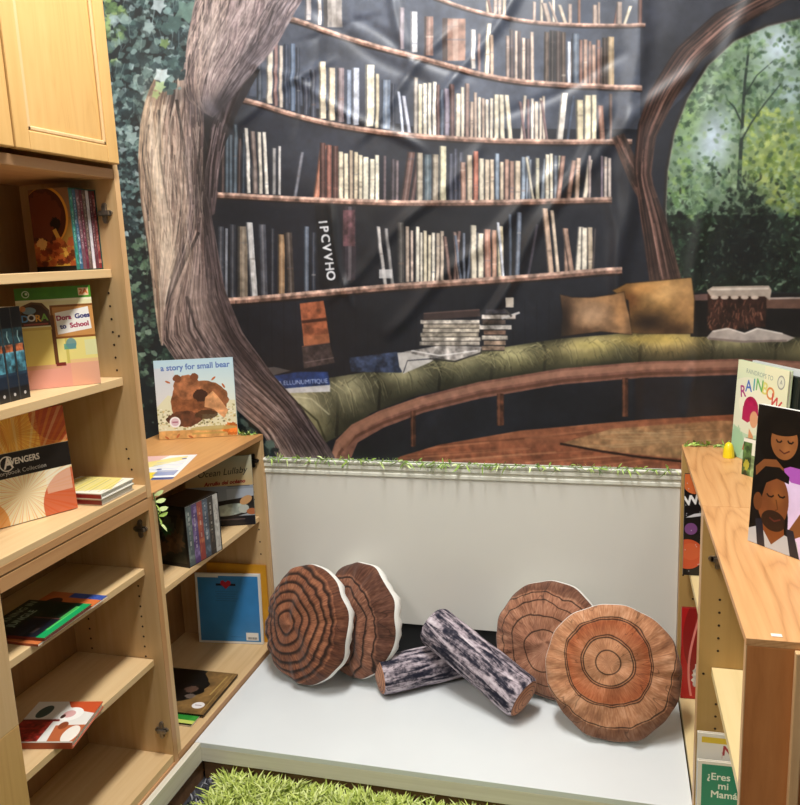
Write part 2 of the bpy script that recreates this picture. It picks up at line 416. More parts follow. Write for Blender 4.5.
    run(381, 400, f4, 40, 46, ['#4b4449', '#77696a', '#8f8686'], 3, 5, .2, .1)
    book(401, 409, 152, f4(404), '#71564f', 7); book(410, 415, 156, f4(412), '#5d4644', 7)
    run(417, 434, f4, 42, 50, ['#5b6a70', '#c9bfa0', '#a39884'], 6, 9, 0, 0)
    book(440, 447, 146, f4(443), '#cfc8a6'); run(449, 460, f4, 46, 52, ['#5e5257', '#464a58'], 4, 6, 0, 0)
    run(461, 528, f4, 38, 50, ['#d2c6a8', '#bfae94', '#a88674', '#8a98a4', '#cdbba0', '#b7745f', '#d8ceb4'], 4, 7, .03, .05)
    run(528, 560, f4, 38, 46, ['#d2cab2', '#8a949c', '#bdb79c', '#6c747c'], 3, 5, .05, .1)
    for x in (556, 566, 574, 582): book(x, x + 5, f4(x) - r.uniform(36, 44), f4(x), r.choice(['#c2a790', '#d6c9b2', '#a17e6d']), r.uniform(2, 7))
    run(588, 610, f4, 32, 42, ['#b3a39a', '#8e8088', '#cbbcae'], 3, 5, .1, .2)
    # fourth row
    for a in ((218, 225, 226, '#474a52', 0), (226, 229, 228, '#8b8d92', 0), (230, 237, 224, '#3d4048', 0), (239, 249, 226, '#8b7d6a', 0), (252, 259, 222, '#c8c6c0', -5), (261, 269, 224, '#55575e', -2), (271, 276, 228, '#32353d', 0),
              (279, 286, 234, '#9f7f5c', 0), (288, 296, 232, '#4f453f', -3), (305, 310, 226, '#5d6773', 0), (312, 317, 232, '#343a46', 0)): book(a[0], a[1], a[2], f5(a[0]) - 1, a[3], a[4])
    c.poly([(316, 205), (337, 204), (341, 286), (321, 288)], '#17191f')
    for i, ch in enumerate('IPCVVHO'): c.text(ch, 323.6 + i * 1.35, 219.5 + i * 9.3 + (2.5 if i == 0 else 0), 12.2, '#d6d6d2', rot=85, sx=1.0, bold=.6)
    c.poly([(341, 206), (372, 206), (374, 282), (345, 285)], '#24272f')
    book(343, 357, 206, 280, '#3a333a'); c.rect(344, 210, 356, 246, '#6f4a4d', .75, tex=T2)
    c.rect(358, 207, 376, 280, '#23262d')
    book(384, 388, 226, f5(386), '#b9b4ac', -7); book(391, 395, 228, f5(392), '#8d8a86', -6); c.rect(380, 269, 393, 278, '#d5d2cb', .8)
    for a in ((398, 405, 222, '#55524e'), (406, 410, 226, '#b9a692'), (411, 414, 230, '#cdb9a8')): book(a[0], a[1], a[2], f5(a[0]) - 1, a[3])
    run(416, 442, f5, 44, 56, ['#d8d0bb', '#b8a893', '#cfc4a6', '#8d7f78'], 3, 5, 0, 0)
    run(449, 458, f5, 44, 50, ['#7b5f56', '#8f766a'], 4, 5, 0, 1); run(460, 470, f5, 44, 52, ['#4b5260', '#6c7480'], 3, 4, 0, .5)
    run(471, 498, f5, 44, 54, ['#d3c6a4', '#c59b82', '#dad0b6', '#b88a76'], 5, 8, 0, 0)
    book(502, 505, 222, f5(503), '#d0d3d6', -5); book(509, 512, 214, f5(510), '#59636f'); book(515, 520, 212, f5(517), '#6d7784', 2)
    book(527, 530, 224, f5(528), '#4f4b52', 9)
    book(548, 554, 208, f5(551), '#c9ac92', -6); book(556, 560, 210, f5(558), '#d6c2a8', -6)
    run(564, 592, f5, 40, 50, ['#d5c9ac', '#bfae94', '#a58672', '#dcd3bd'], 4.5, 7, .05, .1)
    book(592, 594, 228, f5(593), '#5e5552', 2)
    # shelves
    for S, w in ((S1, 4), (S2, 5.5), (S3, 5.5), (S4, 6), (S5, 7)):
        P = np.array(S, float); xs = np.linspace(P[0, 0], P[-1, 0], 40); ys = np.interp(xs, P[:, 0], P[:, 1])
        ys = np.convolve(np.pad(ys, 3, mode='edge'), np.ones(7) / 7, 'valid'); q = np.stack([xs, ys], 1)
        c.line(q + [0, w * .5], w, '#8a6a5a', tex=T2, amp=.5); c.line(q + [0, w * .15], w * .45, '#c2a28e', tex=T2, amp=.4); c.line(q + [0, w * 1.0], w * .3, '#2a201e')
    # wall niche under the shelves, upright plank lines
    for k in range(34):
        x = 225 + k * 12; c.line([(x, 300), (x + r.uniform(-1, 1), 370)], r.uniform(.5, 1.2), '#14161b', .5)
    # leaning volume on the left of the seat
    c.poly([(301, 303), (325, 300), (331, 342), (305, 345)], '#9a5a3c', tex=T2, amp=.35); c.poly([(303, 320), (328, 317), (328.6, 320), (303.4, 323)], '#4a2a20'); c.poly([(304, 336), (330, 333), (331, 342), (305, 345)], '#b5744d', .6)
    c.poly([(303, 347), (331, 343), (336, 362), (305, 368)], '#463a38', tex=T2); c.line([(303, 346), (331, 342)], 1, '#8b5a44'); c.line([(306, 362), (335, 357)], .8, '#7a6a64')
    # olive seat cushions of the curved bench
    c.poly([(236, 398), (262, 390), (300, 382), (350, 374), (420, 362), (470, 352), (520, 344), (560, 338), (620, 333), (700, 330), (980, 330), (980, 372), (740, 362), (640, 362), (560, 370), (480, 382), (420, 394), (372, 412), (338, 436), (318, 446), (300, 440)], '#4c4a2c', tex=T2, amp=.45)
    seat = [(236, 398), (262, 390), (300, 382), (350, 374), (420, 362), (470, 352), (520, 344), (560, 338), (620, 333), (700, 330), (980, 330), (980, 372), (740, 362), (640, 362), (560, 370), (480, 382), (420, 394), (372, 412), (338, 436), (318, 446), (300, 440)]
    c.clip_to(seat); c.poly(seat, '#2e2f24')
    top = lambda x: float(np.interp(x, [236, 300, 350, 420, 470, 520, 560, 620, 700, 980], [396, 382, 374, 362, 352, 344, 338, 334, 332, 331]))
    bot = lambda x: float(np.interp(x, [236, 318, 338, 372, 420, 480, 560, 640, 740, 980], [470, 446, 436, 412, 394, 382, 370, 363, 362, 368]))
    for (xa, xb, hi, md) in ((250, 338, '#c2b98f', '#857f5c'), (326, 380, '#a8a27c', '#66634a'), (376, 440, '#a39d76', '#5f5d44'), (436, 492, '#9d9770', '#5a5940'), (484, 545, '#c4bd88', '#706c4a'), (540, 640, '#dccb8a', '#857d50'), (636, 712, '#dcc278', '#7d6d46'), (706, 775, '#a8a074', '#5f5a40'), (770, 980, '#c8ba80', '#756c48')):
        xm = (xa + xb) / 2; w = (xb - xa) / 2; t, bt = top(xm), bot(xm); h = bt - t
        c.soft(xm, t + h * .5, w * 1.05, h * .6, md, .95, rot=-8); c.soft(xm - w * .1, t + h * .24, w * .9, h * .34, hi, 1.0, rot=-8); c.soft(xm + w * .2, t + h * .95, w, h * .2, '#24251b', .6, rot=-8)
        for k in range(70):
            u = r.uniform(-.95, .95); v0 = r.uniform(0, .75); x = xm + u * w; y = top(x) + (bot(x) - top(x)) * v0; L = r.uniform(.12, .3) * h
            cc = hi if v0 < .25 + .2 * r.random() else md if v0 < .55 else '#2c2d1e'
            c.line([(x, y), (x + u * 4 + 1, y + L * .5), (x + u * 9 + 2, y + L)], r.uniform(.5, 1.2), cc, r.uniform(.25, .6), w2=.3)
        c.line([(xb - 3, top(xb)), (xb + 1, top(xb) + h * .35), (xb - 1, bot(xb))], 3.0, '#191a14', .85)
    for k in range(90):
        x = r.uniform(330, 940); y0 = top(x) + r.uniform(0, 5); h = (bot(x) - top(x)) * r.uniform(.35, .7); d = r.uniform(4, 14)
        P = [(x, y0 + h * .15), (x + d * .35, y0), (x + d, y0 + h * .35), (x + d * 1.4, y0 + h)]
        c.line([(a_ + 1.6, b_ + 1.2) for a_, b_ in P], 1.3, '#2a2a1e', .35, w2=.4); c.line(P, 1.1, r.choice(['#b8b284', '#a39d70', '#d4cc9c']), .45, w2=.3)
    for k in range(16):
        x = r.uniform(300, 520); y = top(x) + r.uniform(2, 9); c.line([(x, y), (x + 10, y - 2), (x + 22, y + 3), (x + 28, y + 10)], 1.1, '#b5ad7c', .45, w2=.3)
    for k in range(12):
        x = 262 + k * 7; c.line([(x, top(x) + 4), (x + 14, top(x) + 14), (x + 20, top(x) + 34)], 1.3, r.choice(['#c4bb90', '#5a5638']), .55, w2=.4)
    c.soft(298, 404, 26, 12, '#c9c29a', .9, rot=12); c.soft(316, 424, 18, 16, '#8f8862', .8, rot=40); c.line([(268, 398), (300, 404), (318, 420), (326, 440)], 2.0, '#3a3824', .7); c.line([(280, 394), (312, 398), (330, 414)], 1.6, '#d6cfa8', .6)
    c.soft(650, 338, 46, 7, '#cdb35c', .8); c.soft(590, 344, 30, 6, '#c2b468', .6)
    c.clip_to(None)
    # bench rail, void, legs, plank floor
    c.poly([(300, 470), (332, 446), (352, 430), (400, 408), (480, 386), (560, 373), (640, 365), (740, 362), (980, 374), (980, 480), (300, 480)], '#22242b', tex=T1, amp=.3)
    floor_p = [(370, 480), (400, 456), (440, 444), (520, 430), (640, 419), (760, 412), (980, 411), (980, 500), (360, 500)]
    c.poly(floor_p, '#94593d', tex=T2, amp=.2); c.clip_to(floor_p)
    c.soft(520, 436, 130, 12, '#ab6f4d', .7); c.soft(650, 428, 90, 10, '#b07a58', .6); c.soft(420, 464, 40, 10, '#5a3524', .8)
    for k in range(60):
        y = r.uniform(412, 470); x = r.uniform(380, 760); L = r.uniform(50, 150)
        c.line([(x, y + 4), (x + L * .5, y), (x + L, y - 4)], r.uniform(.5, 2.0), r.choice(['#b97956', '#6a3c28', '#c98d66', '#9a6040', '#d09a72']), .4)
    c.poly([(560, 443), (612, 428), (720, 420), (980, 424), (980, 470), (735, 456), (690, 459), (640, 454), (600, 449)], '#ad865c', .9, tex=T2, amp=.2)
    c.soft(660, 440, 60, 8, '#bf9a6c', .7); c.soft(700, 452, 40, 5, '#a9a06a', .5)
    c.line([(560, 443), (600, 450.5), (640, 456.5), (690, 461.5), (735, 458)], 2.2, '#34201a', .95)
    for k in range(20):
        x = r.uniform(580, 700); y = r.uniform(430, 452); c.line([(x, y), (x + 40, y + r.uniform(-4, 2))], 1.2, '#c9ad80', .4)
    c.clip_to(None)
    rail_o = [(326, 470), (336, 440), (352, 424), (380, 410), (420, 396), (480, 381), (560, 368), (640, 361), (740, 358), (980, 368)]
    rail_i = [(980, 384), (740, 374), (640, 377), (560, 384), (480, 398), (424, 412), (384, 427), (358, 442), (346, 470)]
    c.poly(rail_o + rail_i, '#8c6150', tex=T2, amp=.1)
    ro = np.array(rail_o); c.line(ro + [3, 5], 6, '#b08268', .7); c.line(ro + [4, 12], 3.0, '#63402f', .7); c.poly([(336, 440), (352, 424), (380, 410), (420, 396), (421, 402), (384, 418), (356, 434), (345, 450)], '#a2745a', .6)
    for x, y0, y1, w in ((411, 410, 446, 5), (497, 393, 425, 7), (622, 377, 416, 6), (746, 374, 412, 6)):
        c.rect(x, y0, x + w, y1, '#5d3a2a', tex=T2); c.rect(x + 1, y0, x + w * .45, y1, '#8b5d45', .7)
    # things lying on the seat
    c.poly([(270, 376), (300, 371), (329, 371), (331, 384), (272, 389)], '#2c4374', tex=T2, amp=.25); c.poly([(272, 389), (331, 384), (331, 391), (274, 393)], '#cbc9c4'); c.text('A.ELLUNUMITIQUE', 304, 381.5, 6.4, '#cfd6ea', rot=-3, sx=.92)
    c.poly([(240, 372), (275, 366), (292, 370), (262, 378)], '#6d6560', .8)
    c.poly([(350, 357), (398, 351), (412, 358), (402, 372), (352, 371)], '#39445a', tex=T2); c.poly([(398, 352), (414, 351), (436, 358), (430, 362), (404, 373), (400, 366)], '#c6c2b8'); c.line([(404, 372), (408, 360), (434, 358)], 1, '#4a4a50')
    c.poly([(404, 351), (440, 345), (482, 346), (480, 354), (455, 360), (425, 356)], '#a49e95', tex=T2); c.line([(412, 350), (440, 355), (478, 350)], 1.2, '#e3dfd6'); c.line([(430, 358), (455, 361), (482, 352)], 1.4, '#3a3834')
    for k, (x0, x1) in enumerate(((420, 480), (422, 481), (421, 479), (423, 480), (424, 481), (421, 480))):
        y = 345 - k * 4.3; c.rect(x0, y - 4, x1, y, ['#a79f90', '#b8b0a0', '#98907f', '#b1a896', '#a09684', '#b9b1a2'][k], tex=T2); c.line([(x0, y), (x1, y)], .8, '#4a443d')
    c.poly([(424, 313), (480, 309), (481, 316), (424, 320)], '#4b3d3a'); c.line([(424, 313), (480, 309)], 1, '#7b6258')
    for k, (x0, x1, cc) in enumerate(((482, 505, '#8e7a66'), (484, 506, '#a08a74'), (482, 508, '#bdb4a4'), (484, 506, '#7c6252'), (480, 512, '#c9c2b6'), (483, 506, '#5d5048'), (482, 516, '#b3aa9e'), (486, 508, '#46444a'))):
        y = 350 - k * 5.2; c.rect(x0, y - 4.6, x1, y, cc, tex=T2); c.line([(x0, y), (x1, y)], .8, '#2e2a28')
    c.rect(506, 297, 514, 307, '#c9bfae'); c.line([(502, 318), (520, 312)], 2.2, '#c2beb6'); c.line([(504, 308), (512, 316)], 2, '#54504c')
    # curtain-dark corner and scatter pillows
    # window: garden behind the round opening
    win = [(672, 292), (667, 250), (664, 210), (666, 170), (673, 132), (686, 98), (706, 66), (732, 42), (766, 26), (810, 16), (980, 14), (980, 292)]
    p = cloth_px(np.array(win, float)); cv = c.cover(p)
    g = Canvas(W, H, '#a9bcc8', cloth_px)
    g.rect(655, -40, 1000, 300, '#7c9576'); g.soft(712, 140, 26, 40, '#c3d2dc', .9); g.soft(775, 48, 30, 30, '#c6d4dc', .95); g.soft(790, 92, 22, 20, '#b9cbd4', .7); g.soft(770, 165, 40, 40, '#a9b85c', .7); g.soft(690, 110, 16, 40, '#8fb068', .6); g.soft(740, 60, 34, 26, '#93ad8c', .6)
    g.rect(655, 215, 1000, 300, '#1a251f', .85)
    for k in range(5000):
        x, y = r.uniform(655, 960), r.uniform(10, 300)
        sky = math.exp(-((x - 712) / 22) ** 2 - ((y - 140) / 34) ** 2) + .9 * math.exp(-((x - 775) / 20) ** 2 - ((y - 48) / 26) ** 2) + .6 * math.exp(-((x - 790) / 18) ** 2 - ((y - 90) / 18) ** 2)
        if r.random() < sky * 1.1: continue
        s = r.uniform(1.0, 4.2) * (1.2 if y > 180 else 1)
        if y > 200 - 20 * math.sin(x * .07): cc = r.choice(['#141d18', '#1d2a20', '#0f1613', '#2a3b2c', '#3f5a42', '#22331f'])
        elif x > 740 and 110 < y < 215: cc = r.choice(['#8fa34a', '#a8b85c', '#6f8a3e', '#58733a', '#bcc878'])
        elif x < 690: cc = r.choice(['#7fa05a', '#5d7f48', '#3f5f3a', '#94b06a', '#2f4a32'])
        else: cc = r.choice(['#5f7d52', '#43603f', '#7d9a66', '#2f4633', '#8fae7c', '#54735a'])
        g.ell(x, y, s, s * r.uniform(.5, .9), cc, r.uniform(.35, .85), rot=r.uniform(0, 180), wob=.9, seed=k)
    for k in range(700):
        x, y = r.uniform(660, 960), r.uniform(170, 290); g.ell(x, y, r.uniform(1.5, 4), r.uniform(.7, 1.6), r.choice(['#6f8f66', '#8aa884', '#405a44', '#9db894', '#203024', '#121a16', '#16201a']), r.uniform(.3, .8), rot=r.uniform(0, 180))
    g.soft(745, 250, 40, 50, '#0d1316', .85); g.soft(705, 265, 24, 30, '#141d1e', .6)
    for k in range(500):
        x, y = r.uniform(664, 950), r.uniform(185, 292); g.ell(x, y, r.uniform(.8, 2.4), r.uniform(.4, 1.0), r.choice(['#5f7f5c', '#86a484', '#33503a', '#a4bca4']), r.uniform(.25, .7) * (.5 if abs(x - 748) < 30 else 1), rot=r.uniform(0, 180))
    for pts, w in (([(738, 190), (740, 150), (742, 118), (744, 84), (748, 50)], 4.2), ([(741, 140), (750, 124), (764, 104), (780, 84)], 2), ([(742, 126), (734, 108), (726, 100)], 2), ([(744, 96), (756, 76), (772, 62)], 1.5)):
        g.line(pts, w, '#2c3a33', .9, w2=w * .5)
    for k in range(260):
        x, y = r.uniform(690, 800), r.uniform(24, 190); g.ell(x, y, r.uniform(1.5, 4), r.uniform(1, 2.4), r.choice(['#55744f', '#7f9c72', '#3a543c', '#a9bf9a']), .6, rot=r.uniform(0, 180), wob=.5, seed=k)
    x0, x1, y0, y1 = cv[1:]
    k3 = cv[0][:, :, None]; c.a[y0:y1, x0:x1] = c.a[y0:y1, x0:x1] * (1 - k3) + g.a[y0:y1, x0:x1] * k3
    c.line(win[:-2], 3.0, '#2a2624', .9); c.line(np.array(win[:-2]) + [1.4, .6], 1.0, '#8a8078', .7)
    # sill, drum and open volume
    c.poly([(690, 293), (980, 293), (980, 336), (690, 336)], '#1a1718', .95); c.poly([(692, 294), (712, 293), (712, 300), (692, 300)], '#8b6a60', .8); c.poly([(765, 298), (980, 296), (980, 308), (765, 308)], '#7c5b4a', .9); c.line([(768, 298), (980, 294)], 2, '#b5a498')
    c.poly([(707, 292), (766, 290), (765, 326), (708, 330)], '#3b231c', tex=T2)
    for k in range(120):
        x, y = r.uniform(708, 764), r.uniform(298, 326); c.line([(x, y), (x + r.uniform(-3, 3), y + r.uniform(3, 8))], 1, r.choice(['#8b5a45', '#a5745a', '#5d3629', '#24140f']), .7)
    c.poly([(706, 290), (712, 286), (768, 285), (771, 290), (769, 300), (764, 296), (710, 296)], '#b3a492'); c.line([(710, 289), (768, 288)], 2, '#d6cab8')
    for k in range(5): c.ell(714 + k * 10, 297, 4, 2, '#cbb9a6')
    c.poly([(706, 337), (712, 330), (726, 327), (744, 332), (756, 327), (780, 332), (794, 337), (786, 341), (748, 341), (742, 342), (722, 340), (708, 339)], '#b9ad9f'); c.line([(708, 338), (742, 341), (786, 340)], 2.2, '#8f7f74'); c.line([(712, 331), (728, 328), (744, 333), (757, 328), (782, 333)], 1.4, '#e2d8c8')
    # twisted trunk beside the window
    def bark(left, right, n, cols, seed, wmin=.6, wmax=2.4, base='#4a3830'):
        L, Rr = np.array(left, float), np.array(right, float)
        c.poly(np.concatenate([L, Rr[::-1]]), base, tex=T2, amp=.4)
        q = random.Random(seed); m = 30
        def res(P):
            d = np.r_[0, np.cumsum(np.linalg.norm(np.diff(P, axis=0), axis=1))]; t = np.linspace(0, d[-1], m)
            return np.stack([np.interp(t, d, P[:, 0]), np.interp(t, d, P[:, 1])], 1)
        L, Rr = res(L), res(Rr)
        for k in range(n):
            u = q.random(); a = q.randint(-4, m - 5); b = min(m, a + q.randint(7, 20)); a = max(0, a)
            uu = np.clip(u + np.linspace(0, q.uniform(-.1, .1), b - a) + .02 * np.sin(np.arange(b - a) * .8 + q.random() * 6), 0, 1)[:, None]
            pts = L[a:b] * (1 - uu) + Rr[a:b] * uu
            tone = q.choice(cols[0] if u < .33 else cols[1] if u < .7 else cols[2])
            if q.random() < .08: tone = '#1f1718'
            c.line(pts, q.uniform(wmin, wmax), tone, q.uniform(.35, .85), w2=.3)
    rb = (['#2b1d1a', '#5a4038', '#7d5b4d'], ['#8f6a5a', '#b0897a', '#5f443b', '#3a2823'], ['#35251f', '#6a4d42', '#221815'])
    bark([(612, 138), (620, 160), (630, 184), (642, 206)], [(624, 134), (634, 156), (644, 178), (658, 208)], 40, rb, 6)
    bark([(770, -14), (716, 14), (676, 50), (652, 88), (638, 126), (634, 168), (640, 212), (650, 286)], [(806, -10), (738, 28), (700, 62), (674, 100), (655, 138), (650, 178), (666, 222), (682, 283)], 260, rb, 4)
    c.line([(676, 72), (650, 92), (640, 122)], 5, '#5a3f36', .6, w2=2)
    for pl, base, dabs in (([(612, 290), (626, 283), (660, 280), (691, 277), (694, 300), (693, 333), (640, 333), (631, 332), (628, 300)], '#8f6c3c', ((668, 292, 34, 16, '#e2b474', 1), (684, 306, 16, 24, '#b98d58', .9), (648, 322, 32, 14, '#33241a', 1), (674, 330, 26, 9, '#4a3424', .9), (630, 298, 12, 16, '#7a4e2a', .9), (642, 288, 20, 7, '#d09a58', .9))),
                           ([(560, 294), (572, 297), (592, 297), (612, 294), (624, 291), (626, 302), (629, 314), (632, 334), (600, 331), (561, 336), (563, 314)], '#8a6a4a', ((592, 314, 22, 16, '#c09c76', 1), (620, 312, 9, 22, '#cf9c66', .9), (564, 316, 11, 30, '#3c2a1e', 1), (584, 331, 24, 6, '#5d4430', .9), (606, 298, 18, 6, '#b88c5c', .8)))):
        c.clip_to(pl); c.poly(pl, base, tex=T2, amp=.12)
        for d in dabs: c.soft(*d)
        c.clip_to(None); c.line(pl + pl[:1], 1.0, '#3a281a', .6)
    c.soft(560, 330, 14, 22, '#17181c', .5)
    # ivy on the left edge
    c.poly([(60, -60), (215, -60), (196, 40), (170, 90), (148, 130), (144, 220), (160, 300), (176, 360), (240, 410), (310, 470), (60, 480)], '#18242a', tex=T1, amp=.4)
    c.poly([(136, 92), (152, 92), (146, 200), (158, 300), (150, 320), (138, 200)], '#0d1216', .9)
    for k in range(3200):
        y = r.uniform(-40, 460); xm = np.interp(y, [-40, 60, 110, 150, 220, 300, 350, 400, 460], [205, 190, 160, 140, 146, 160, 172, 235, 300]); x = r.uniform(70, xm + 3)
        s = r.uniform(1.4, 5.5) * (1.35 if y < 120 else .85)
        if y > 375 and r.random() < .72: continue
        if y < 65 and x < 126 and r.random() < .5: cc = r.choice(['#9fbe74', '#b4cf8a', '#87a868', '#6d8f5c'])
        else: cc = r.choice(['#4b6662', '#688580', '#93aea8', '#33484c', '#b9cdca', '#557470', '#263a40', '#7b968c', '#1b282e', '#a4bcb2'] if y < 240 else ['#4a654f', '#6a8a6a', '#33493f', '#86a384', '#20302c', '#9db69a', '#567a60'])
        a = r.uniform(0, 6.28); n_ = r.choice((7, 9, 11)); pts = []
        for j in range(n_):
            t = a + j * 2 * math.pi / n_; rr = s * r.uniform(.45, 1.15); pts.append((x + rr * math.cos(t), y + rr * math.sin(t) * .9))
        c.poly(pts, cc, r.uniform(.4, .9))
    for k in range(60):
        x, y = r.uniform(106, 196), r.uniform(-10, 120); c.line([(x, y), (x + r.uniform(-6, 6), y + r.uniform(6, 20))], .8, '#9fb4b0', .5)
    for (x, y, s, cc) in ((163, 76, 9, '#cfdcd8'), (160, 86, 7, '#b9cf96'), (166, 44, 6, '#7f9a5e'), (160, 6, 9, '#bccac8'), (150, 28, 7, '#a3b8b2'), (188, 12, 13, '#6f8d80'), (176, 24, 11, '#506b66'), (172, 64, 10, '#46605f'), (133, 138, 8, '#9fb5ae')):
        pts = [(x + s * math.cos(t) * k, y + s * math.sin(t) * k) for t, k in zip(np.linspace(0, 6.1, 10), (1, .6) * 5)]
        c.poly(pts, cc, .9)
    # the old trunk and its root
    lb = (['#7a5f52', '#d3b393', '#ecd5b6', '#b59475', '#5a4438'], ['#d9c4ac', '#b99d8c', '#7d6358', '#eedcc6', '#3f2f2b', '#c9b09c'], ['#6d5a58', '#8b7673', '#a4908c', '#3a2e30', '#241d20'])
    c.poly([(176, 84), (262, 70), (240, 110), (224, 150), (214, 200), (192, 250), (174, 160)], '#2c2a2e', tex=T1)
    bark([(226, 92), (212, 130), (206, 170), (204, 220)], [(244, 84), (232, 116), (222, 160), (216, 214)], 90, (lb[2], lb[2], lb[2]), 14, base='#453c3e')
    bark([(160, 70), (150, 92), (142, 120), (140, 160), (143, 200), (150, 250), (156, 300), (160, 330), (163, 345)], [(196, 70), (204, 92), (205, 130), (204, 170), (206, 200), (199, 240), (180, 280), (170, 318), (165, 345)], 700, lb, 9, base='#9d8271', wmax=2.0)
    bark([(196, 236), (180, 276), (166, 312), (164, 340), (184, 370), (230, 402), (262, 430), (286, 470)], [(208, 196), (216, 236), (226, 290), (244, 334), (272, 372), (300, 404), (330, 448), (344, 474)], 900, (['#a88d80', '#d0b8a6', '#5d4842', '#bca294', '#403230'], ['#7c6660', '#a48c82', '#c0aaa0', '#3f3230'], ['#6c5b5a', '#3b3031', '#8c7a76', '#2a2224']), 10, base='#6e5b56', wmax=1.8)
    bark([(206, -50), (197, 0), (189, 40), (184, 80), (190, 100), (204, 112)], [(330, -50), (303, 0), (278, 46), (252, 76), (232, 100), (214, 118)], 700, (['#aa9186', '#dcc6b4', '#c9b2a2', '#5f5050'], ['#9d8a86', '#c9b8ae', '#6d5d5e', '#b3a19a'], ['#8d807f', '#b0a4a2', '#5b5154', '#3c3438']), 8, base='#877672', wmax=1.8)
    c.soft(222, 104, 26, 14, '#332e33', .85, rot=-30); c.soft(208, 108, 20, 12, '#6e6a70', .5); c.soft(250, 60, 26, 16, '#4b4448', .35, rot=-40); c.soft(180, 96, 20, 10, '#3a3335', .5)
    for k in range(70):
        x, y = r.uniform(146, 186), r.uniform(60, 96); s = r.uniform(2, 6); cc = r.choice(['#4b6662', '#688580', '#33484c', '#263a40', '#8da8a2'])
        if y > 96 - abs(x - 172) * .6: continue
        c.poly([(x + s * r.uniform(.5, 1.1) * math.cos(t), y + s * r.uniform(.5, 1.1) * math.sin(t)) for t in np.linspace(0, 5.6, 8)], cc, .85)
    for (x, y, s, cc) in ((163, 76, 9, '#cfdcd8'), (161, 87, 7, '#b9cf96'), (157, 95, 5, '#a9c27c')):
        c.poly([(x + s * math.cos(t) * k, y + s * math.sin(t) * k) for t, k in zip(np.linspace(0, 6.1, 10), (1, .6) * 5)], cc, .9)
    for pts in ([(200, 232), (186, 262), (172, 296), (168, 320)], [(178, 100), (186, 150), (184, 200), (176, 250)], [(160, 110), (162, 160), (170, 210)], [(188, 296), (196, 326), (210, 350)]):
        c.line(pts, 3.2, '#1d1618', .8, w2=.6)
    c.line([(148, 100), (142, 150), (146, 210), (156, 280)], 4, '#d9bd9c', .5, w2=1); c.line([(166, 105), (158, 150), (168, 220), (176, 258)], 5, '#e3d2ba', .45, w2=1)
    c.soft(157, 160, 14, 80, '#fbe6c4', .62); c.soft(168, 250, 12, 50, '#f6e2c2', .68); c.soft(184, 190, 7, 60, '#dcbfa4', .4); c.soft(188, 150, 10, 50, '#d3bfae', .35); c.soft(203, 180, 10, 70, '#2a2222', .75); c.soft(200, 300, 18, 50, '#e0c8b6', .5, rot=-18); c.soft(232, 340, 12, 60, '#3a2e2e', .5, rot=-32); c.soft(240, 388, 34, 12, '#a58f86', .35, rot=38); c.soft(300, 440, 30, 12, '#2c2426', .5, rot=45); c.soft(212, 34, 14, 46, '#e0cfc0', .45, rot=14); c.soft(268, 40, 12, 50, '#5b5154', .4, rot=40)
    for k in range(260):
        x0, y0 = r.uniform(146, 204), r.uniform(100, 250); L = r.uniform(20, 60); c.line([(x0, y0), (x0 + r.uniform(-2, 4), y0 + L * .5), (x0 + r.uniform(-2, 6), y0 + L)], r.uniform(.4, 1.0), r.choice(['#f0e2cc', '#e0ccb2', '#6a5248', '#b8a08c']), .45, w2=.2)
    c.poly([(215, 380), (250, 398), (290, 440), (300, 470), (228, 470), (214, 420)], '#141a1d', .0)
    for k in range(60):
        x, y = r.uniform(226, 290), r.uniform(412, 455)
        if y > 380 + (x - 200) * .9: c.ell(x, y, r.uniform(2, 6), r.uniform(1.5, 4), r.choice(['#3a4a48', '#55685f', '#24302f', '#6f8577']), .8, rot=r.uniform(0, 180), wob=.5, seed=k)
    c.a *= (0.88 + 0.24 * T2[:, :, None]); c.blur(2); g_ = c.a.mean(axis=2, keepdims=True); c.a = np.clip((g_ + (c.a - g_) * .9) * np.array([.985, .99, 1.03]), 0, 1) ** 1.16
    return c

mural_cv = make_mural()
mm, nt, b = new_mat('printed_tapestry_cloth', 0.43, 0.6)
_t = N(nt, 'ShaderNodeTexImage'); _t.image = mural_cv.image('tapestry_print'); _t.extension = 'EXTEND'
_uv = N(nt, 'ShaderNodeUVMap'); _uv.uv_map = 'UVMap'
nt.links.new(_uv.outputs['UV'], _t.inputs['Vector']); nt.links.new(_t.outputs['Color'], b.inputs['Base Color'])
_n = N(nt, 'ShaderNodeTexNoise'); _n.inputs['Scale'].default_value = 900; _bp = N(nt, 'ShaderNodeBump'); _bp.inputs['Strength'].default_value = 0.12; _bp.inputs['Distance'].default_value = 0.0005
_tc = N(nt, 'ShaderNodeTexCoord'); nt.links.new(_tc.outputs['Object'], _n.inputs['Vector']); nt.links.new(_n.outputs['Fac'], _bp.inputs['Height']); nt.links.new(_bp.outputs['Normal'], b.inputs['Normal'])

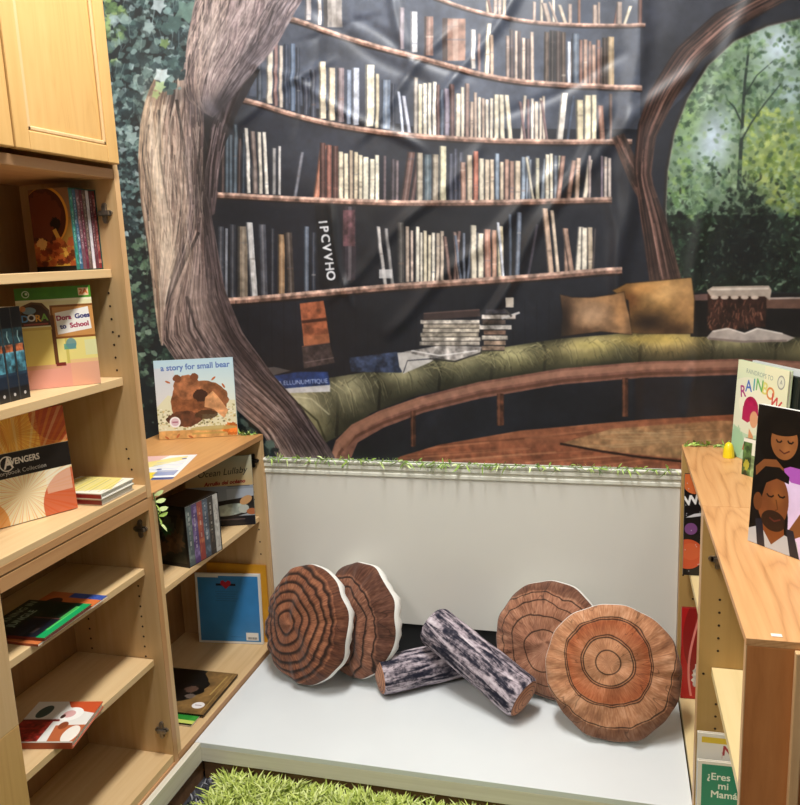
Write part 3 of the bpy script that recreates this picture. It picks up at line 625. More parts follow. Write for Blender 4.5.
def make_tapestry():
    nx, nz = 360, 240
    xs = np.linspace(MX0, MX1, nx); zs = np.linspace(MZ0, MZ1, nz); X, Z = np.meshgrid(xs, zs)
    D = 0.010 + 0.010 * (vnoise(nz, nx, 60, 21, 2) - .5) + 0.004 * (vnoise(nz, nx, 16, 22, 2) - .5)
    rs = np.random.RandomState(5)
    creases = [((262, -20), (430, 90), .02, .006), ((330, -10), (300, 130), .02, .006), ((430, 120), (520, -10), .018, .007), ((700, 60), (560, 190), .025, .006), ((610, 110), (480, 330), .02, .007), ((560, 170), (390, 330), .022, .007),
               ((480, 150), (330, 300), .02, .005), ((330, 210), (350, 300), .012, .005), ((640, -10), (620, 300), .03, .008), ((590, 60), (640, 440), .02, .005), ((700, 180), (690, 440), .02, .005), ((240, 120), (330, 60), .016, .006),
               ((250, 60), (420, 150), .014, .005), ((210, 90), (260, 180), .016, .006), ((450, 30), (360, 140), .016, .005), ((150, 120), (170, 330), .02, .004), ((520, 250), (420, 440), .02, .004), ((760, -10), (700, 120), .03, .006),
               ((392, -10), (410, 60), .015, .006), ((350, 20), (470, 80), .014, .005), ((300, 40), (380, 20), .012, .004), ((500, 120), (620, 60), .015, .005)]
    for a, bb, w, amp in creases:
        A, B = image_to_cloth(np.array([a, bb], float)); d = B - A; L = np.linalg.norm(d); d /= L
        u = (X - A[0]) * d[0] + (Z - A[1]) * d[1]; v = -(X - A[0]) * d[1] + (Z - A[1]) * d[0]
        e = np.clip(np.minimum(u, L - u) / .08 + .5, 0, 1); v = v + .01 * np.sin(u * 14 + rs.rand() * 6)
        D += 1.35 * amp * np.exp(-(v / w) ** 2) * e * (1 if rs.rand() < .75 else -.6)
    D = np.clip(D, .002, None)
    D = .002 + (D - .002) * np.clip((Z - MZ0) / .30, .12, 1)
    v = np.stack([X, -D - 0.001, Z], -1).reshape(-1, 3)
    idx = np.arange(nx * nz).reshape(nz, nx)
    f = np.stack([idx[:-1, :-1], idx[:-1, 1:], idx[1:, 1:], idx[1:, :-1]], -1).reshape(-1, 4)
    me = bpy.data.meshes.new('tapestry'); me.from_pydata(v.tolist(), [], f.tolist())
    l = me.uv_layers.new(name='UVMap'); li = np.empty(len(me.loops), np.int32); me.loops.foreach_get('vertex_index', li)
    uv = np.stack([(v[:, 0] - MX0) / (MX1 - MX0), (v[:, 2] - MZ0) / (MZ1 - MZ0)], 1)
    l.data.foreach_set('uv', uv[li].astype(np.float32).ravel())
    me.polygons.foreach_set('use_smooth', [True] * len(f)); me.materials.append(mm); me.update()
    o = bpy.data.objects.new('tapestry', me); COL.objects.link(o)
    return tag(o, 'wrinkled fabric tapestry printed with a tree library, covering the wall above the white trim', 'tapestry')
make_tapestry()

# ------------------------------------------------------------------ hardware
def hinge(parent, x, y, z, origin, n=(0, -1, 0), mat=None):
    """hinge mounting plate: two wings, a raised body and screws, on a panel face whose normal is n (along -Y)"""
    m = MB(); s = n[1]; f_ = .8
    def bx(x0, x1, d0, d1, z0, z1):
        x0, x1, z0, z1 = x + (x0 - x) * f_, x + (x1 - x) * f_, z + (z0 - z) * f_, z + (z1 - z) * f_; m.box(x0, x1, min(y + s * d0, y + s * d1), max(y + s * d0, y + s * d1), z0, z1)
    bx(x - .007, x + .007, 0, .009, z - .024, z + .024); bx(x - .02, x + .02, 0, .006, z - .009, z + .009)
    for dx, dz in ((0, .026), (0, -.026), (.02, 0), (-.02, 0)): m.cyl((x + dx * f_, y, z + dz * f_), (0, s, 0), .008 * f_, .006, 12)
    for dx, dz in ((0, .026), (0, -.026)): m.cyl((x + dx * f_, y + s * .006, z + dz * f_), (0, s, 0), .0045 * f_, .003, 10)
    m.box(x - .01, x + .018, min(y + s * .009, y + s * .016), max(y + s * .009, y + s * .016), z - .005, z + .005)
    return m.build('hinge_plate', mat or HINGE, parent, origin)
def peg_holes(parent, pts, y, origin, s=-1):
    for x, z in pts: MB().cyl((x, y + s * .0002, z), (0, s, 0), .0033, .0004, 10).build('peg_hole', HOLE, parent, origin)

# ------------------------------------------------------------------ left base cabinet (open shelves, no doors)
YB, YE = -1.56, -0.769
o = (0, -1.12, FL)
bc = empty('base_cabinet', o, None, 'open maple base cabinet with four tiers, tallest run left of the white platform', 'cabinet')
MB().box(-.32, 0, YE - .022, YE, FL, .8455).build('side_panel', MAPLE_V, bc, o, .0015)
MB().box(-.32, 0, YB, YB + .02, FL, .8455).build('side_panel', MAPLE_V, bc, o, .0015)
MB().box(-.32, -.30, YB + .02, YE - .022, FL, .8455).build('back_panel', BACKW, bc, o)
MB().box(-.30, -.002, YB + .02, YE - .022, .008, .033).build('bottom_panel', MAPLE_Y, bc, o, .001)
MB().box(-.30, -.001, YB + .02, YE - .022, .812, .8455).build('top_panel', EDGE_Y, bc, o, .001)
for z in (.346, .633): MB().box(-.298, -.032, YB + .022, YE - .024, z - .02, z).build('shelf', MAPLE_Y, bc, o, .0015)
MB().box(-.02, 0.001, YB, -1.364, .5, .8455).build('front_stile', MAPLE_V, bc, o, .0015)
MB().box(-.02, 0.001, YB, -1.364, FL, .5).build('front_stile', DOOR, bc, o, .0015)
MB().box(-.02, .002, -1.364, YE, FL, .008).build('toe_board', OAKEDGE, bc, o, .001)
MB().box(-.0005, .0012, YE - .022, YE, .009, .8455).build('edge_band', OAKBAND_V, bc, o)
MB().box(-.0005, .0014, -1.363, YE - .0225, .8125, .845).build('edge_band', OAKBAND, bc, o)
hinge(bc, -.03, YE - .022, .755, o); hinge(bc, -.03, YE - .022, .115, o)
peg_holes(bc, [(-.06, .32 + .032 * k) for k in range(9)] + [(-.245, .36 + .032 * k) for k in range(5)], YE - .022, o)

o = (0, -1.16, .846)
uc = empty('upper_cabinet', o, None, 'tall maple hutch with two closed doors above two open shelves, upper left', 'cabinet')
UB = -1.56
MB().box(-.32, 0, YE - .022, YE, .846, 2.4).build('side_panel', MAPLE_V, uc, o, .0015)
MB().box(-.32, 0, UB, UB + .02, .846, 2.4).build('side_panel', MAPLE_V, uc, o, .0015)
MB().box(-.32, -.30, UB + .02, YE - .022, .846, 2.4).build('back_panel', BACKW, uc, o)
MB().box(-.30, 0, UB + .02, YE - .022, .85, .886).build('bottom_panel', MAPLE_Y, uc, o, .0015)
MB().box(-.30, 0, UB + .02, YE - .022, 2.38, 2.4).build('top_panel', MAPLE_Y, uc, o, .0015)
for z in (1.196, 1.493): MB().box(-.298, -.036, UB + .022, YE - .024, z - .023, z).build('shelf', MAPLE_Y, uc, o, .0015)
MB().box(-.30, 0, UB + .02, YE - .022, 1.727, 1.752).build('shelf', OAKEDGE, uc, o, .0015)
MB().box(-.0005, .0012, UB + .021, YE - .0225, .8505, .868).build('edge_band', OAKBAND, uc, o)
MB().box(-.0005, .0012, YE - .022, YE, .8465, 1.75).build('edge_band', EDGE_V, uc, o)
hinge(uc, -.036, YE - .022, 1.64, o); 
peg_holes(uc, [(-.053, 1.18 + .0355 * k) for k in range(8)] + [(-.035, 1.311), (-.05, .99), (-.046, .962), (-.04, .93), (-.06, 1.17)], YE - .022, o)
def door(y0, y1, z0, z1):
    m = MB()
    w = .046
    m.box(.001, .021, y0, y0 + w, z0, z1); m.box(.001, .021, y1 - w, y1, z0, z1)
    m.box(.001, .0205, y0 + w, y1 - w, z0, z0 + .0434); m.box(.001, .0205, y0 + w, y1 - w, z1 - w, z1)
    d = m.build('door', DOOR, uc, o, .003)
    p = MB().box(.004, .013, y0 + w - .004, y1 - w + .004, z0 + .0394, z1 - w + .004)
    pm = p.build('door_panel', DOOR, d, o, .002)
    b = MB(); t = .011
    b.box(.013, .019, y0 + w, y0 + w + t, z0 + .0434, z1 - w); b.box(.013, .019, y1 - w - t, y1 - w, z0 + .0434, z1 - w); b.box(.013, .019, y0 + w, y1 - w, z0 + .0434, z0 + .0434 + t)
    b.build('panel_moulding', MAPLE_V, d, o, .003)
door(-1.166, -.789, 1.762, 2.36)
door(-1.548, -1.172, 1.762, 2.36)

# ------------------------------------------------------------------ low bookcase in the left corner
o = (-.2, -.38, FL)
lc = empty('low_bookcase', o, None, 'low maple bookcase in the left corner, a bear picture book on its top', 'bookcase')
LB, LE = -.766, -.014
MB().box(-.42, 0, LB, LE, .834, .854).build('top_panel', OAKTOP_L, lc, o, .0015)
MB().box(-.42, -.001, LE - .022, LE, FL, .834).build('side_panel', MAPLE_V, lc, o, .0015)
MB().box(-.42, -.001, LB, LB + .02, FL, .834).build('side_panel', MAPLE_V, lc, o, .0015)
MB().box(-.42, -.40, LB + .02, LE - .022, FL, .834).build('back_panel', BACKW, lc, o)
MB().box(-.40, -.001, LB + .02, LE - .022, -.004, .02).build('bottom_panel', MAPLE_Y, lc, o, .001)
MB().box(-.398, -.028, LB + .022, LE - .024, .514, .534).build('shelf', MAPLE_Y, lc, o, .0015)
MB().box(-.02, -.001, LB + .02, LE - .022, FL, -.004).build('toe_board', OAKEDGE, lc, o)
MB().box(-.0012, .0, LB, LE, .0, .0185).build('edge_band', OAKBAND, lc, o)
MB().box(-.0012, .0, LE - .022, LE, .02, .8335).build('edge_band', EDGE_V, lc, o)
MB().box(-.0005, .0012, LB + .001, LE, .8345, .8535).build('edge_band', OAKBAND, lc, o)
hinge(lc, -.034, LE - .022, .755, o, mat=HINGEDARK)
peg_holes(lc, [(-.034, .33 + .05 * k) for k in range(4)] + [(-.045, .60 + .03 * k) for k in range(3)], LE - .022, o)

# ------------------------------------------------------------------ right bookcases
def right_case(y0, y1, label):
    o = (1.68, (y0 + y1) / 2, FL)
    e = empty('low_bookcase', o, None, label, 'bookcase')
    MB().box(1.498, 1.93, y0, y1, .836, .8495).build('top_panel', OAKTOP, e, o, .001)
    MB().box(1.4985, 1.5, y0 + .0005, y1 - .0005, .8355, .849).build('top_edge_band', OAKEDGE, e, o)
    MB().box(1.5, 1.93, y1 - .02, y1, FL, .836).build('side_panel', PALE, e, o, .001)
    MB().box(1.5, 1.93, y0, y0 + .02, FL, .836).build('side_panel', BROWN, e, o, .001)
    MB().box(1.4985, 1.5, y0, y0 + .02, FL, .836).build('edge_band', EDGE_V, e, o)
    MB().box(1.4985, 1.5, y1 - .02, y1, FL, .836).build('edge_band', EDGE_V, e, o)
    MB().box(1.91, 1.93, y0 + .02, y1 - .02, FL, .836).build('back_panel', PALE, e, o)
    MB().box(1.502, 1.91, y0 + .02, y1 - .02, -.004, .02).build('bottom_panel', PALESHELF, e, o, .001)
    MB().box(1.531, 1.908, y0 + .022, y1 - .022, .402, .424).build('shelf', PALESHELF, e, o, .001)
    MB().box(1.51, 1.53, y0 + .02, y1 - .02, FL, -.004).build('toe_board', OAKEDGE, e, o)
    hinge(e, 1.536, y1 - .02, .72, o)
    peg_holes(e, [(1.545, .47 + .035 * k) for k in range(5)] + [(1.512, .403)] + [(1.545, .25 + .035 * k) for k in range(4)], y1 - .02, o)
    return e, o
rf, _ = right_case(-.655, -.014, 'far low oak-topped bookcase on the right, against the tapestry wall')
rn, o = right_case(-1.36, -.657, 'nearer low oak-topped bookcase on the right with a dark brown end panel')
MB().box(1.572, 1.588, -1.374, -1.3605, FL, .836).build('corner_stile', EDGE_V, rn, o, .002)
MB().box(1.539, 1.556, -1.348, -1.338, .8496, .8512).build('tape_scrap', plain('clear_tape', '#e9ddd0', rough=.15), rn, o, .0005)

# ------------------------------------------------------------------ white platform bench
PF = -.673
o = (.75, -.34, FL)
bp_ = empty('bench_platform', o, None, 'low white seating platform with whitewashed plywood front edge, holding the log cushions', 'platform')
MB().box(0.002, 1.4982, PF, -.005, -.018, 0).build('platform_top', WHITE, bp_, o, .0015)
MB().box(0.02, 1.498, PF, PF + .02, -.066, -.018).build('front_edge_board', PLYEDGE, bp_, o, .001)
MB().box(0.02, 1.497, PF + .012, PF + .03, FL, -.066).build('base_board', TOE, bp_, o)
MB().box(0.0026, .022, -1.60, PF - .0005, -.0665, -.001).build('side_edge_board', PLYEDGE_Y, bp_, o, .001)
MB().box(0.0026, .014, -1.60, PF + .012, FL, -.0665).build('base_board', TOE, bp_, o)

# ------------------------------------------------------------------ carpet and green rug
def pile(name, x0, x1, y0, y1, z, n, lmin, lmax, w, mats, parent=None, seed=1, edge=0.0, lean=.6):
    rs = np.random.RandomState(seed)
    x = rs.uniform(x0, x1, n); y = rs.uniform(y0, y1, n); L = rs.uniform(lmin, lmax, n)
    a = rs.uniform(0, 2 * np.pi, n); ln = rs.uniform(.1, lean, n)
    clump = np.sin(x * 55 + 2 * np.sin(y * 41)) * np.sin(y * 60 + np.sin(x * 37)); L *= (1 + .25 * clump)
    d = np.stack([np.cos(a), np.sin(a)], 1); t = np.stack([-d[:, 1], d[:, 0]], 1)
    P = []
    for h, k, ww in ((0, 0, 1), (.5, .3, .9), (.85, .75, .65), (1, 1.15, .15)):
        cx = x + d[:, 0] * L * ln * k; cy = y + d[:, 1] * L * ln * k; cz = z + L * h * (1 - .25 * ln)
        for s in (-1, 1): P.append(np.stack([cx + s * t[:, 0] * w * ww / 2, cy + s * t[:, 1] * w * ww / 2, cz], 1))
    V = np.stack(P, 1).reshape(-1, 3)
    b = np.arange(n)[:, None] * 8
    F = np.concatenate([b + np.array([0, 1, 3, 2]), b + np.array([2, 3, 5, 4]), b + np.array([4, 5, 7, 6])], 0)
    mi = np.tile(rs.randint(0, len(mats), n), 3)
    me = bpy.data.meshes.new(name); org = np.array(parent.location) if parent else np.zeros(3)
    me.from_pydata((V - org).tolist(), [], F.tolist())
    for m in mats: me.materials.append(m)
    me.polygons.foreach_set('material_index', mi.astype(np.int32)); me.polygons.foreach_set('use_smooth', [True] * len(F)); me.update()
    ob = bpy.data.objects.new(name, me); COL.objects.link(ob)
    if parent: ob.parent = parent
    ob['kind'] = 'stuff'
    return ob
cp = pile('carpet_pile', .03, 1.49, -1.2, PF + .008, FL, 9000, .012, .024, .006, [plain('carpet_grey', '#6b6b70', rough=1, vary=.2), plain('carpet_dark', '#3d3d42', rough=1, vary=.2), plain('carpet_pale', '#98989c', rough=1, vary=.2)], seed=3, lean=1.2)
tag(cp, 'dark grey shaggy carpet pile beside the green rug', 'carpet')
rg = empty('shag_rug', (.8, -.95, FL), None, 'bright lime green shaggy rug on the floor before the platform', 'rug')
MB().box(.115, 1.43, -1.25, -.70, FL + .001, FL + .012).build('rug_backing', plain('rug_backing', '#6b7a2c', rough=1), rg, rg.location)
pile('rug_pile', .115, 1.42, -1.16, -.70, FL + .01, 34000, .036, .062, .0085, [plain('lime_a', '#c3d070', rough=.9), plain('lime_b', '#b0bf5c', rough=.9), plain('lime_c', '#d6e094', rough=.9), plain('lime_d', '#9aab4c', rough=.9)], rg, seed=5, lean=1.3)

# ------------------------------------------------------------------ artificial greenery along the edges
LEAF = [plain('leaf_bright', '#a9c860', rough=.5), plain('leaf_mid', '#8aab4c', rough=.5), plain('leaf_dark', '#5d8040', rough=.5), plain('leaf_pale', '#cfe09a', rough=.5)]
def fringe(name, path, n, label, seed, lmin=.014, lmax=.034, hang=.35, spread=.012, out=(0, -1), grp='artificial grass garlands', per=None):
    r = random.Random(seed); m = MB(); P = [Vector(p) for p in path]
    seg = [(P[i + 1] - P[i]).length for i in range(len(P) - 1)]; tot = sum(seg)
    def at(s):
        i = 0
        while i < len(seg) - 1 and s > seg[i]: s -= seg[i]; i += 1
        return P[i].lerp(P[i + 1], min(1, s / seg[i]))
    org = tuple(at(tot / 2))
    k = 40                                          # the stem
    for i in range(k):
        a, b2 = at(tot * i / k), at(tot * (i + 1) / k); d = b2 - a
        m.cyl(a, d, .0014, d.length, 6, 2)
    for i in range(n):
        c = at(r.uniform(0, tot)); L = r.uniform(lmin, lmax)
        th = r.uniform(-1.1, 1.1); up = r.uniform(-hang, 1.0)
        along = (P[-1] - P[0]).normalized(); o2 = Vector((out[0], out[1], 0))
        d = (along * math.sin(th) * .9 + o2 * r.uniform(-.1, .75) + Vector((0, 0, up))).normalized()
        if d.z < -.1 : d.x += out[0] * .3; d.y += out[1] * .3
        sd = d.cross(Vector((r.uniform(-1, 1), r.uniform(-1, 1), r.uniform(-1, 1)))).normalized(); nn = d.cross(sd)
        c = c + o2 * r.uniform(0, spread)
        w = L * r.uniform(.07, .14); b0 = len(m.v)
        for u, ww in ((0, .25), (.35, 1), (.7, .75), (1, .05)):
            q = c + d * L * u + nn * (.12 * L * math.sin(u * 3)) + Vector((0, 0, -.25 * L * u * u))
            m.v += [tuple(q - sd * w * ww), tuple(q + sd * w * ww)]
        mi = r.choice((0, 0, 1, 1, 2, 3))
        for j in range(3): m.f.append((b0 + 2 * j, b0 + 2 * j + 1, b0 + 2 * j + 3, b0 + 2 * j + 2)); m.m.append(mi)
    ob = m.build(name, LEAF, None, org)
    return tag(ob, label, 'garland', grp)
fringe('grass_garland', [(.01, -.024, .765), (.4, -.02, .764), (.8, -.026, .764), (1.2, -.02, .764), (1.48, -.024, .765)], 330, 'thin green artificial grass strand lying along the white trim under the tapestry', 3, hang=.55)
fringe('grass_garland', [(-.41, -.03, .857), (-.2, -.026, .857), (-.012, -.032, .857)], 120, 'short green artificial grass strand behind the bear picture book', 5, hang=.1)
fringe('grass_garland', [(1.51, -.03, .853), (1.66, -.026, .853), (1.9, -.03, .853)], 150, 'short green artificial grass strand at the back of the right oak top', 6, hang=.05)
def sprig():
    m = MB(); r = random.Random(4); pts = [Vector((.004, -.764, .855)), Vector((.008, -.763, .82)), Vector((.01, -.759, .785)), Vector((.008, -.752, .757))]
    for a, b2 in zip(pts[:-1], pts[1:]): m.cyl(a, b2 - a, .0014, (b2 - a).length, 6, 2)
    for (t, dx, dy, dz, L) in ((0.25, .02, .035, .012, .032), (.8, .02, .04, .0, .034), (1.0, .02, -.01, -.03, .03), (1.5, .02, .04, -.002, .036), (2.1, .02, .036, .006, .03), (2.2, .02, -.02, -.03, .03), (2.9, .015, .01, -.03, .034), (1.8, .02, -.03, .01, .02)):
        i = min(2, int(t)); c = pts[i].lerp(pts[i + 1], t - i); d = Vector((dx, dy, dz)).normalized(); sd = d.cross(Vector((1, .2, .3))).normalized(); b0 = len(m.v); w = L * .2
        for u, ww in ((0, .2), (.35, 1), (.7, .8), (1, .05)):
            q = c + d * L * u + Vector((.004 * math.sin(3 * u), 0, 0)); m.v += [tuple(q - sd * w * ww), tuple(q + sd * w * ww)]
        for j in range(3): m.f.append((b0 + 2 * j, b0 + 2 * j + 1, b0 + 2 * j + 3, b0 + 2 * j + 2)); m.m.append(3 if L > .03 else 0)
    tag(m.build('leaf_sprig', LEAF, None, (.004, -.764, .80)), 'small green leaf sprig dangling at the corner between the two left cabinets', 'sprig')
sprig()

# ------------------------------------------------------------------ cushions
def rings_mat(name, R, radii, light, mid, dark, centre=(0, 0), wob=.10, lw=.022, seed=0.0, zone=None, streak=.5):
    m, nt, b = new_mat(name, .8, .25)
    tc = N(nt, 'ShaderNodeTexCoord'); sp = N(nt, 'ShaderNodeSeparateXYZ'); nt.links.new(tc.outputs['Object'], sp.inputs[0])
    x = math_node(nt, 'SUBTRACT', sp.outputs[0], centre[0]); y = math_node(nt, 'SUBTRACT', sp.outputs[1], centre[1])
    rr = math_node(nt, 'DIVIDE', math_node(nt, 'SQRT', math_node(nt, 'ADD', math_node(nt, 'MULTIPLY', x, x), math_node(nt, 'MULTIPLY', y, y))), R)
    ang = math_node(nt, 'ARCTAN2', y, x)
    n1 = N(nt, 'ShaderNodeTexNoise'); n1.inputs['Scale'].default_value = 7; n1.inputs['Detail'].default_value = 2.5
    mp = N(nt, 'ShaderNodeMapping'); mp.inputs['Location'].default_value = (seed, seed * 1.7, 0); nt.links.new(tc.outputs['Object'], mp.inputs['Vector']); nt.links.new(mp.outputs['Vector'], n1.inputs['Vector'])
    r2 = math_node(nt, 'ADD', rr, math_node(nt, 'MULTIPLY', math_node(nt, 'SUBTRACT', n1.outputs['Fac'], .5), math_node(nt, 'MULTIPLY', rr, wob * 3)))
    # polar streaks
    cb = N(nt, 'ShaderNodeCombineXYZ'); nt.links.new(math_node(nt, 'MULTIPLY', math_node(nt, 'COSINE', ang), 9.0), cb.inputs[0]); nt.links.new(math_node(nt, 'MULTIPLY', math_node(nt, 'SINE', ang), 9.0), cb.inputs[1]); nt.links.new(math_node(nt, 'MULTIPLY', rr, 2.2), cb.inputs[2])
    n2 = N(nt, 'ShaderNodeTexNoise'); n2.inputs['Scale'].default_value = 4.0; n2.inputs['Detail'].default_value = 5; nt.links.new(cb.outputs[0], n2.inputs['Vector'])
    n3 = N(nt, 'ShaderNodeTexNoise'); n3.inputs['Scale'].default_value = 22; n3.inputs['Detail'].default_value = 5; nt.links.new(mp.outputs['Vector'], n3.inputs['Vector'])
    body = math_node(nt, 'ADD', math_node(nt, 'MULTIPLY', n2.outputs['Fac'], streak), math_node(nt, 'MULTIPLY', n3.outputs['Fac'], 1 - streak))
    rb = ramp(nt, [(.3, dark), (.5, mid), (.68, light)]); nt.links.new(body, rb.inputs['Fac'])
    stops = []
    for q in sorted(radii):
        stops += [(q - lw, 1.0), (q - lw * .35, .1), (q + lw * .35, .14), (q + lw * 1.5, 1.0)]
    gr = N(nt, 'ShaderNodeValToRGB'); e = gr.color_ramp.elements
    e[0].position = 0; e[0].color = (1, 1, 1, 1); e[1].position = 1; e[1].color = (.45, .4, .38, 1)
    last = 0
    for p, v in stops[:29]:
        p = min(.995, max(p, last + .002)); last = p
        z = e.new(p); z.color = (v, v * .95, v * .9, 1)
    nt.links.new(r2, gr.inputs['Fac'])
    # radial cracks
    n4 = N(nt, 'ShaderNodeTexNoise'); n4.inputs['Scale'].default_value = 1.0; n4.inputs['Detail'].default_value = 2
    cb2 = N(nt, 'ShaderNodeCombineXYZ'); nt.links.new(math_node(nt, 'MULTIPLY', ang, 2.4), cb2.inputs[0]); nt.links.new(math_node(nt, 'MULTIPLY', rr, .9), cb2.inputs[1]); cb2.inputs[2].default_value = seed
    nt.links.new(cb2.outputs[0], n4.inputs['Vector'])
    ck = math_node(nt, 'ABSOLUTE', math_node(nt, 'SUBTRACT', n4.outputs['Fac'], .5)); ck = math_node(nt, 'MULTIPLY', ck, 150.0); ck.node.use_clamp = True
    ck = math_node(nt, 'ADD', math_node(nt, 'MULTIPLY', ck, .55), .45)
    mx = N(nt, 'ShaderNodeMix', data_type='RGBA', blend_type='MULTIPLY'); mx.inputs[0].default_value = 1.0
    nt.links.new(rb.outputs['Color'], mx.inputs[6]); nt.links.new(gr.outputs['Color'], mx.inputs[7])
    mx2 = N(nt, 'ShaderNodeMix', data_type='RGBA', blend_type='MULTIPLY'); mx2.inputs[0].default_value = 1.0
    src = mx.outputs[2]
    if zone:
        zr = ramp(nt, [(0, '#ffffff'), (zone[0] - .02, '#ffffff'), (zone[0] + .02, zone[2]), (zone[1] - .05, zone[3]), (zone[1] + .02, '#ffffff'), (1, '#ffffff')]); nt.links.new(r2, zr.inputs['Fac'])
        mz = N(nt, 'ShaderNodeMix', data_type='RGBA', blend_type='MULTIPLY'); mz.inputs[0].default_value = 1.0
        nt.links.new(src, mz.inputs[6]); nt.links.new(zr.outputs['Color'], mz.inputs[7]); src = mz.outputs[2]
    nt.links.new(src, mx2.inputs[6]); nt.links.new(ck, mx2.inputs[7])
    nt.links.new(mx2.outputs[2], b.inputs['Base Color'])
    b.inputs['Sheen Weight'].default_value = .15
    return m

def slice_cushion(c, az, el, R, mat, label, seed, thick=.058, roll=0.0):
    az, el = math.radians(az), math.radians(el)
    n = Vector((math.cos(el) * math.cos(az), math.cos(el) * math.sin(az), math.sin(el)))
    up = (Vector((0, 0, 1)) - n * n.z).normalized(); s = up.cross(n)
    M = Matrix((s, up, n)).transposed() @ Matrix.Rotation(roll, 3, 'Z')
    e = empty('log_slice_cushion', c, M, label, 'cushion', 'round log slice cushions')
    rs = np.random.RandomState(seed); ph = rs.uniform(0, 6.28, 12)
    na, nr = 120, 26
    A = np.linspace(0, 2 * np.pi, na, endpoint=False)
    rim = R * (1 + .012 * np.sin(3 * A + ph[0]) + .008 * np.sin(7 * A + ph[1]) + .006 * np.sin(15 * A + ph[2]))
    def face(prof, name, m, sg):                       # prof: (radius fraction, height) from the middle outwards
        V = [(0, 0, prof[0][1])]; F = []; k_ = len(prof) - 1
        for i in range(1, k_ + 1):
            u, z0 = prof[i]
            for j, a in enumerate(A):
                w_ = min(1.0, u)
                pk = w_ ** 4 * (1 - w_ ** 8) * .010 * (np.sin(22 * a + ph[3] + 3 * np.sin(2 * a)) + .6 * np.sin(13 * a + ph[4])) + .007 * w_ * (1 - w_) * 4 * np.sin(4 * a + ph[5] + 5 * w_)
                rr = rim[j] * u; V.append((rr * math.cos(a), rr * math.sin(a), z0 + sg * pk + .006 * w_ ** 4 * np.sin(9 * a + ph[6])))
        for j in range(na):
            k = (j + 1) % na; F.append((0, 1 + j, 1 + k) if sg > 0 else (0, 1 + k, 1 + j))
            for i in range(k_ - 1):
                a0, b0, a1, b1 = 1 + i * na + j, 1 + i * na + k, 1 + (i + 1) * na + j, 1 + (i + 1) * na + k
                F.append((a0, a1, b1, b0) if sg > 0 else (a0, b0, b1, a1))
        me = bpy.data.meshes.new(name); me.from_pydata(V, [], F); me.materials.append(m); me.polygons.foreach_set('use_smooth', [True] * len(F)); me.update()
        ob = bpy.data.objects.new(name, me); COL.objects.link(ob); ob.parent = e; return ob
    us = [1 - (1 - i / 26) ** 1.6 for i in range(27)]
    seam = .014
    front = [(u, seam + thick * max(0.0, 1 - u ** 2.6) ** .62) for u in us]
    side = [(1.0, seam), (1.006, seam - .008), (1.0, seam - .02), (.975, seam - .03), (.95, seam - .036)]
    back = [(u * .95, seam - .036 - .034 * max(0.0, 1 - u ** 2.6) ** .62) for u in us] + side[::-1][1:]
    face(front, 'printed_face', mat, 1); bk = face(back, 'cushion_back', CLOTHW, -1); bk['label'] = 'plain white cloth back'
    return e
D_ = '#4a2418'
mL1 = rings_mat('rings_dark_red', .21, [.19, .36, .51, .66, .80, .93], '#b07858', '#8b5940', '#552f22', centre=(-.03, .0), wob=.06, lw=.034, seed=1.3, streak=.6)
mL2 = rings_mat('rings_brown_streaked', .21, [.34, .56, .76, .93], '#a87a62', '#835845', '#553628', centre=(-.06, -.04), wob=.10, lw=.024, seed=4.1, streak=.65)
mR1 = rings_mat('rings_cracked', .2, [.34, .58, .8, .95], '#c0957a', '#a07058', '#6d4838', centre=(.0, -.03), wob=.16, lw=.013, seed=7.7, streak=.6)
mR2 = rings_mat('rings_orange', .205, [.17, .34, .37, .62, .65, .97], '#d4a786', '#b5825f', '#875a42', centre=(-.014, .03), wob=.15, lw=.012, seed=2.9, zone=(.36, .64, '#f0d8cc', '#e6b79c'), streak=.5)
slice_cushion((.230, -.226, .205), -117, 19, .208, mL1, 'leftmost dark red-brown log slice cushion with bold black rings', 1, thick=.072)
slice_cushion((.402, -.157, .203), -124, 17, .203, mL2, 'streaked brown log slice cushion tucked behind the boldly ringed one', 2, roll=.3)
slice_cushion((1.083, -.158, .192), -106, 18, .194, mR1, 'cracked reddish log slice cushion half hidden behind the lighter round one', 3)
slice_cushion((1.286, -.338, .197), -90, 22, .204, mR2, 'largest light brown log slice cushion, in front at the right end of the platform', 4, thick=.05)

def bark_mat():
    m, nt, b = new_mat('printed_bark', .8, .25)
    tc = N(nt, 'ShaderNodeTexCoord'); mp = N(nt, 'ShaderNodeMapping'); mp.inputs['Scale'].default_value = (1, 1, .17); nt.links.new(tc.outputs['Object'], mp.inputs['Vector'])
    n1 = N(nt, 'ShaderNodeTexNoise'); n1.inputs['Scale'].default_value = 42; n1.inputs['Detail'].default_value = 6; n1.inputs['Roughness'].default_value = .62; n1.inputs['Distortion'].default_value = .6; nt.links.new(mp.outputs['Vector'], n1.inputs['Vector'])
    n2 = N(nt, 'ShaderNodeTexNoise'); n2.inputs['Scale'].default_value = 70; n2.inputs['Detail'].default_value = 4; nt.links.new(tc.outputs['Object'], n2.inputs['Vector'])
    f = math_node(nt, 'ADD', math_node(nt, 'MULTIPLY', n1.outputs['Fac'], .78), math_node(nt, 'MULTIPLY', n2.outputs['Fac'], .22))
    r = ramp(nt, [(.40, '#1b1b2b'), (.455, '#3a3844'), (.50, '#7d737b'), (.56, '#b7aab2'), (.66, '#d9d0d6')])
    nt.links.new(f, r.inputs['Fac']); nt.links.new(r.outputs['Color'], b.inputs['Base Color']); return m
BARK = bark_mat()
LOGEND = rings_mat('log_end_rings', .07, [.3, .52, .72, .9], '#c99470', '#b57c5a', '#965f44', wob=.08, lw=.02, seed=.4, streak=.3)
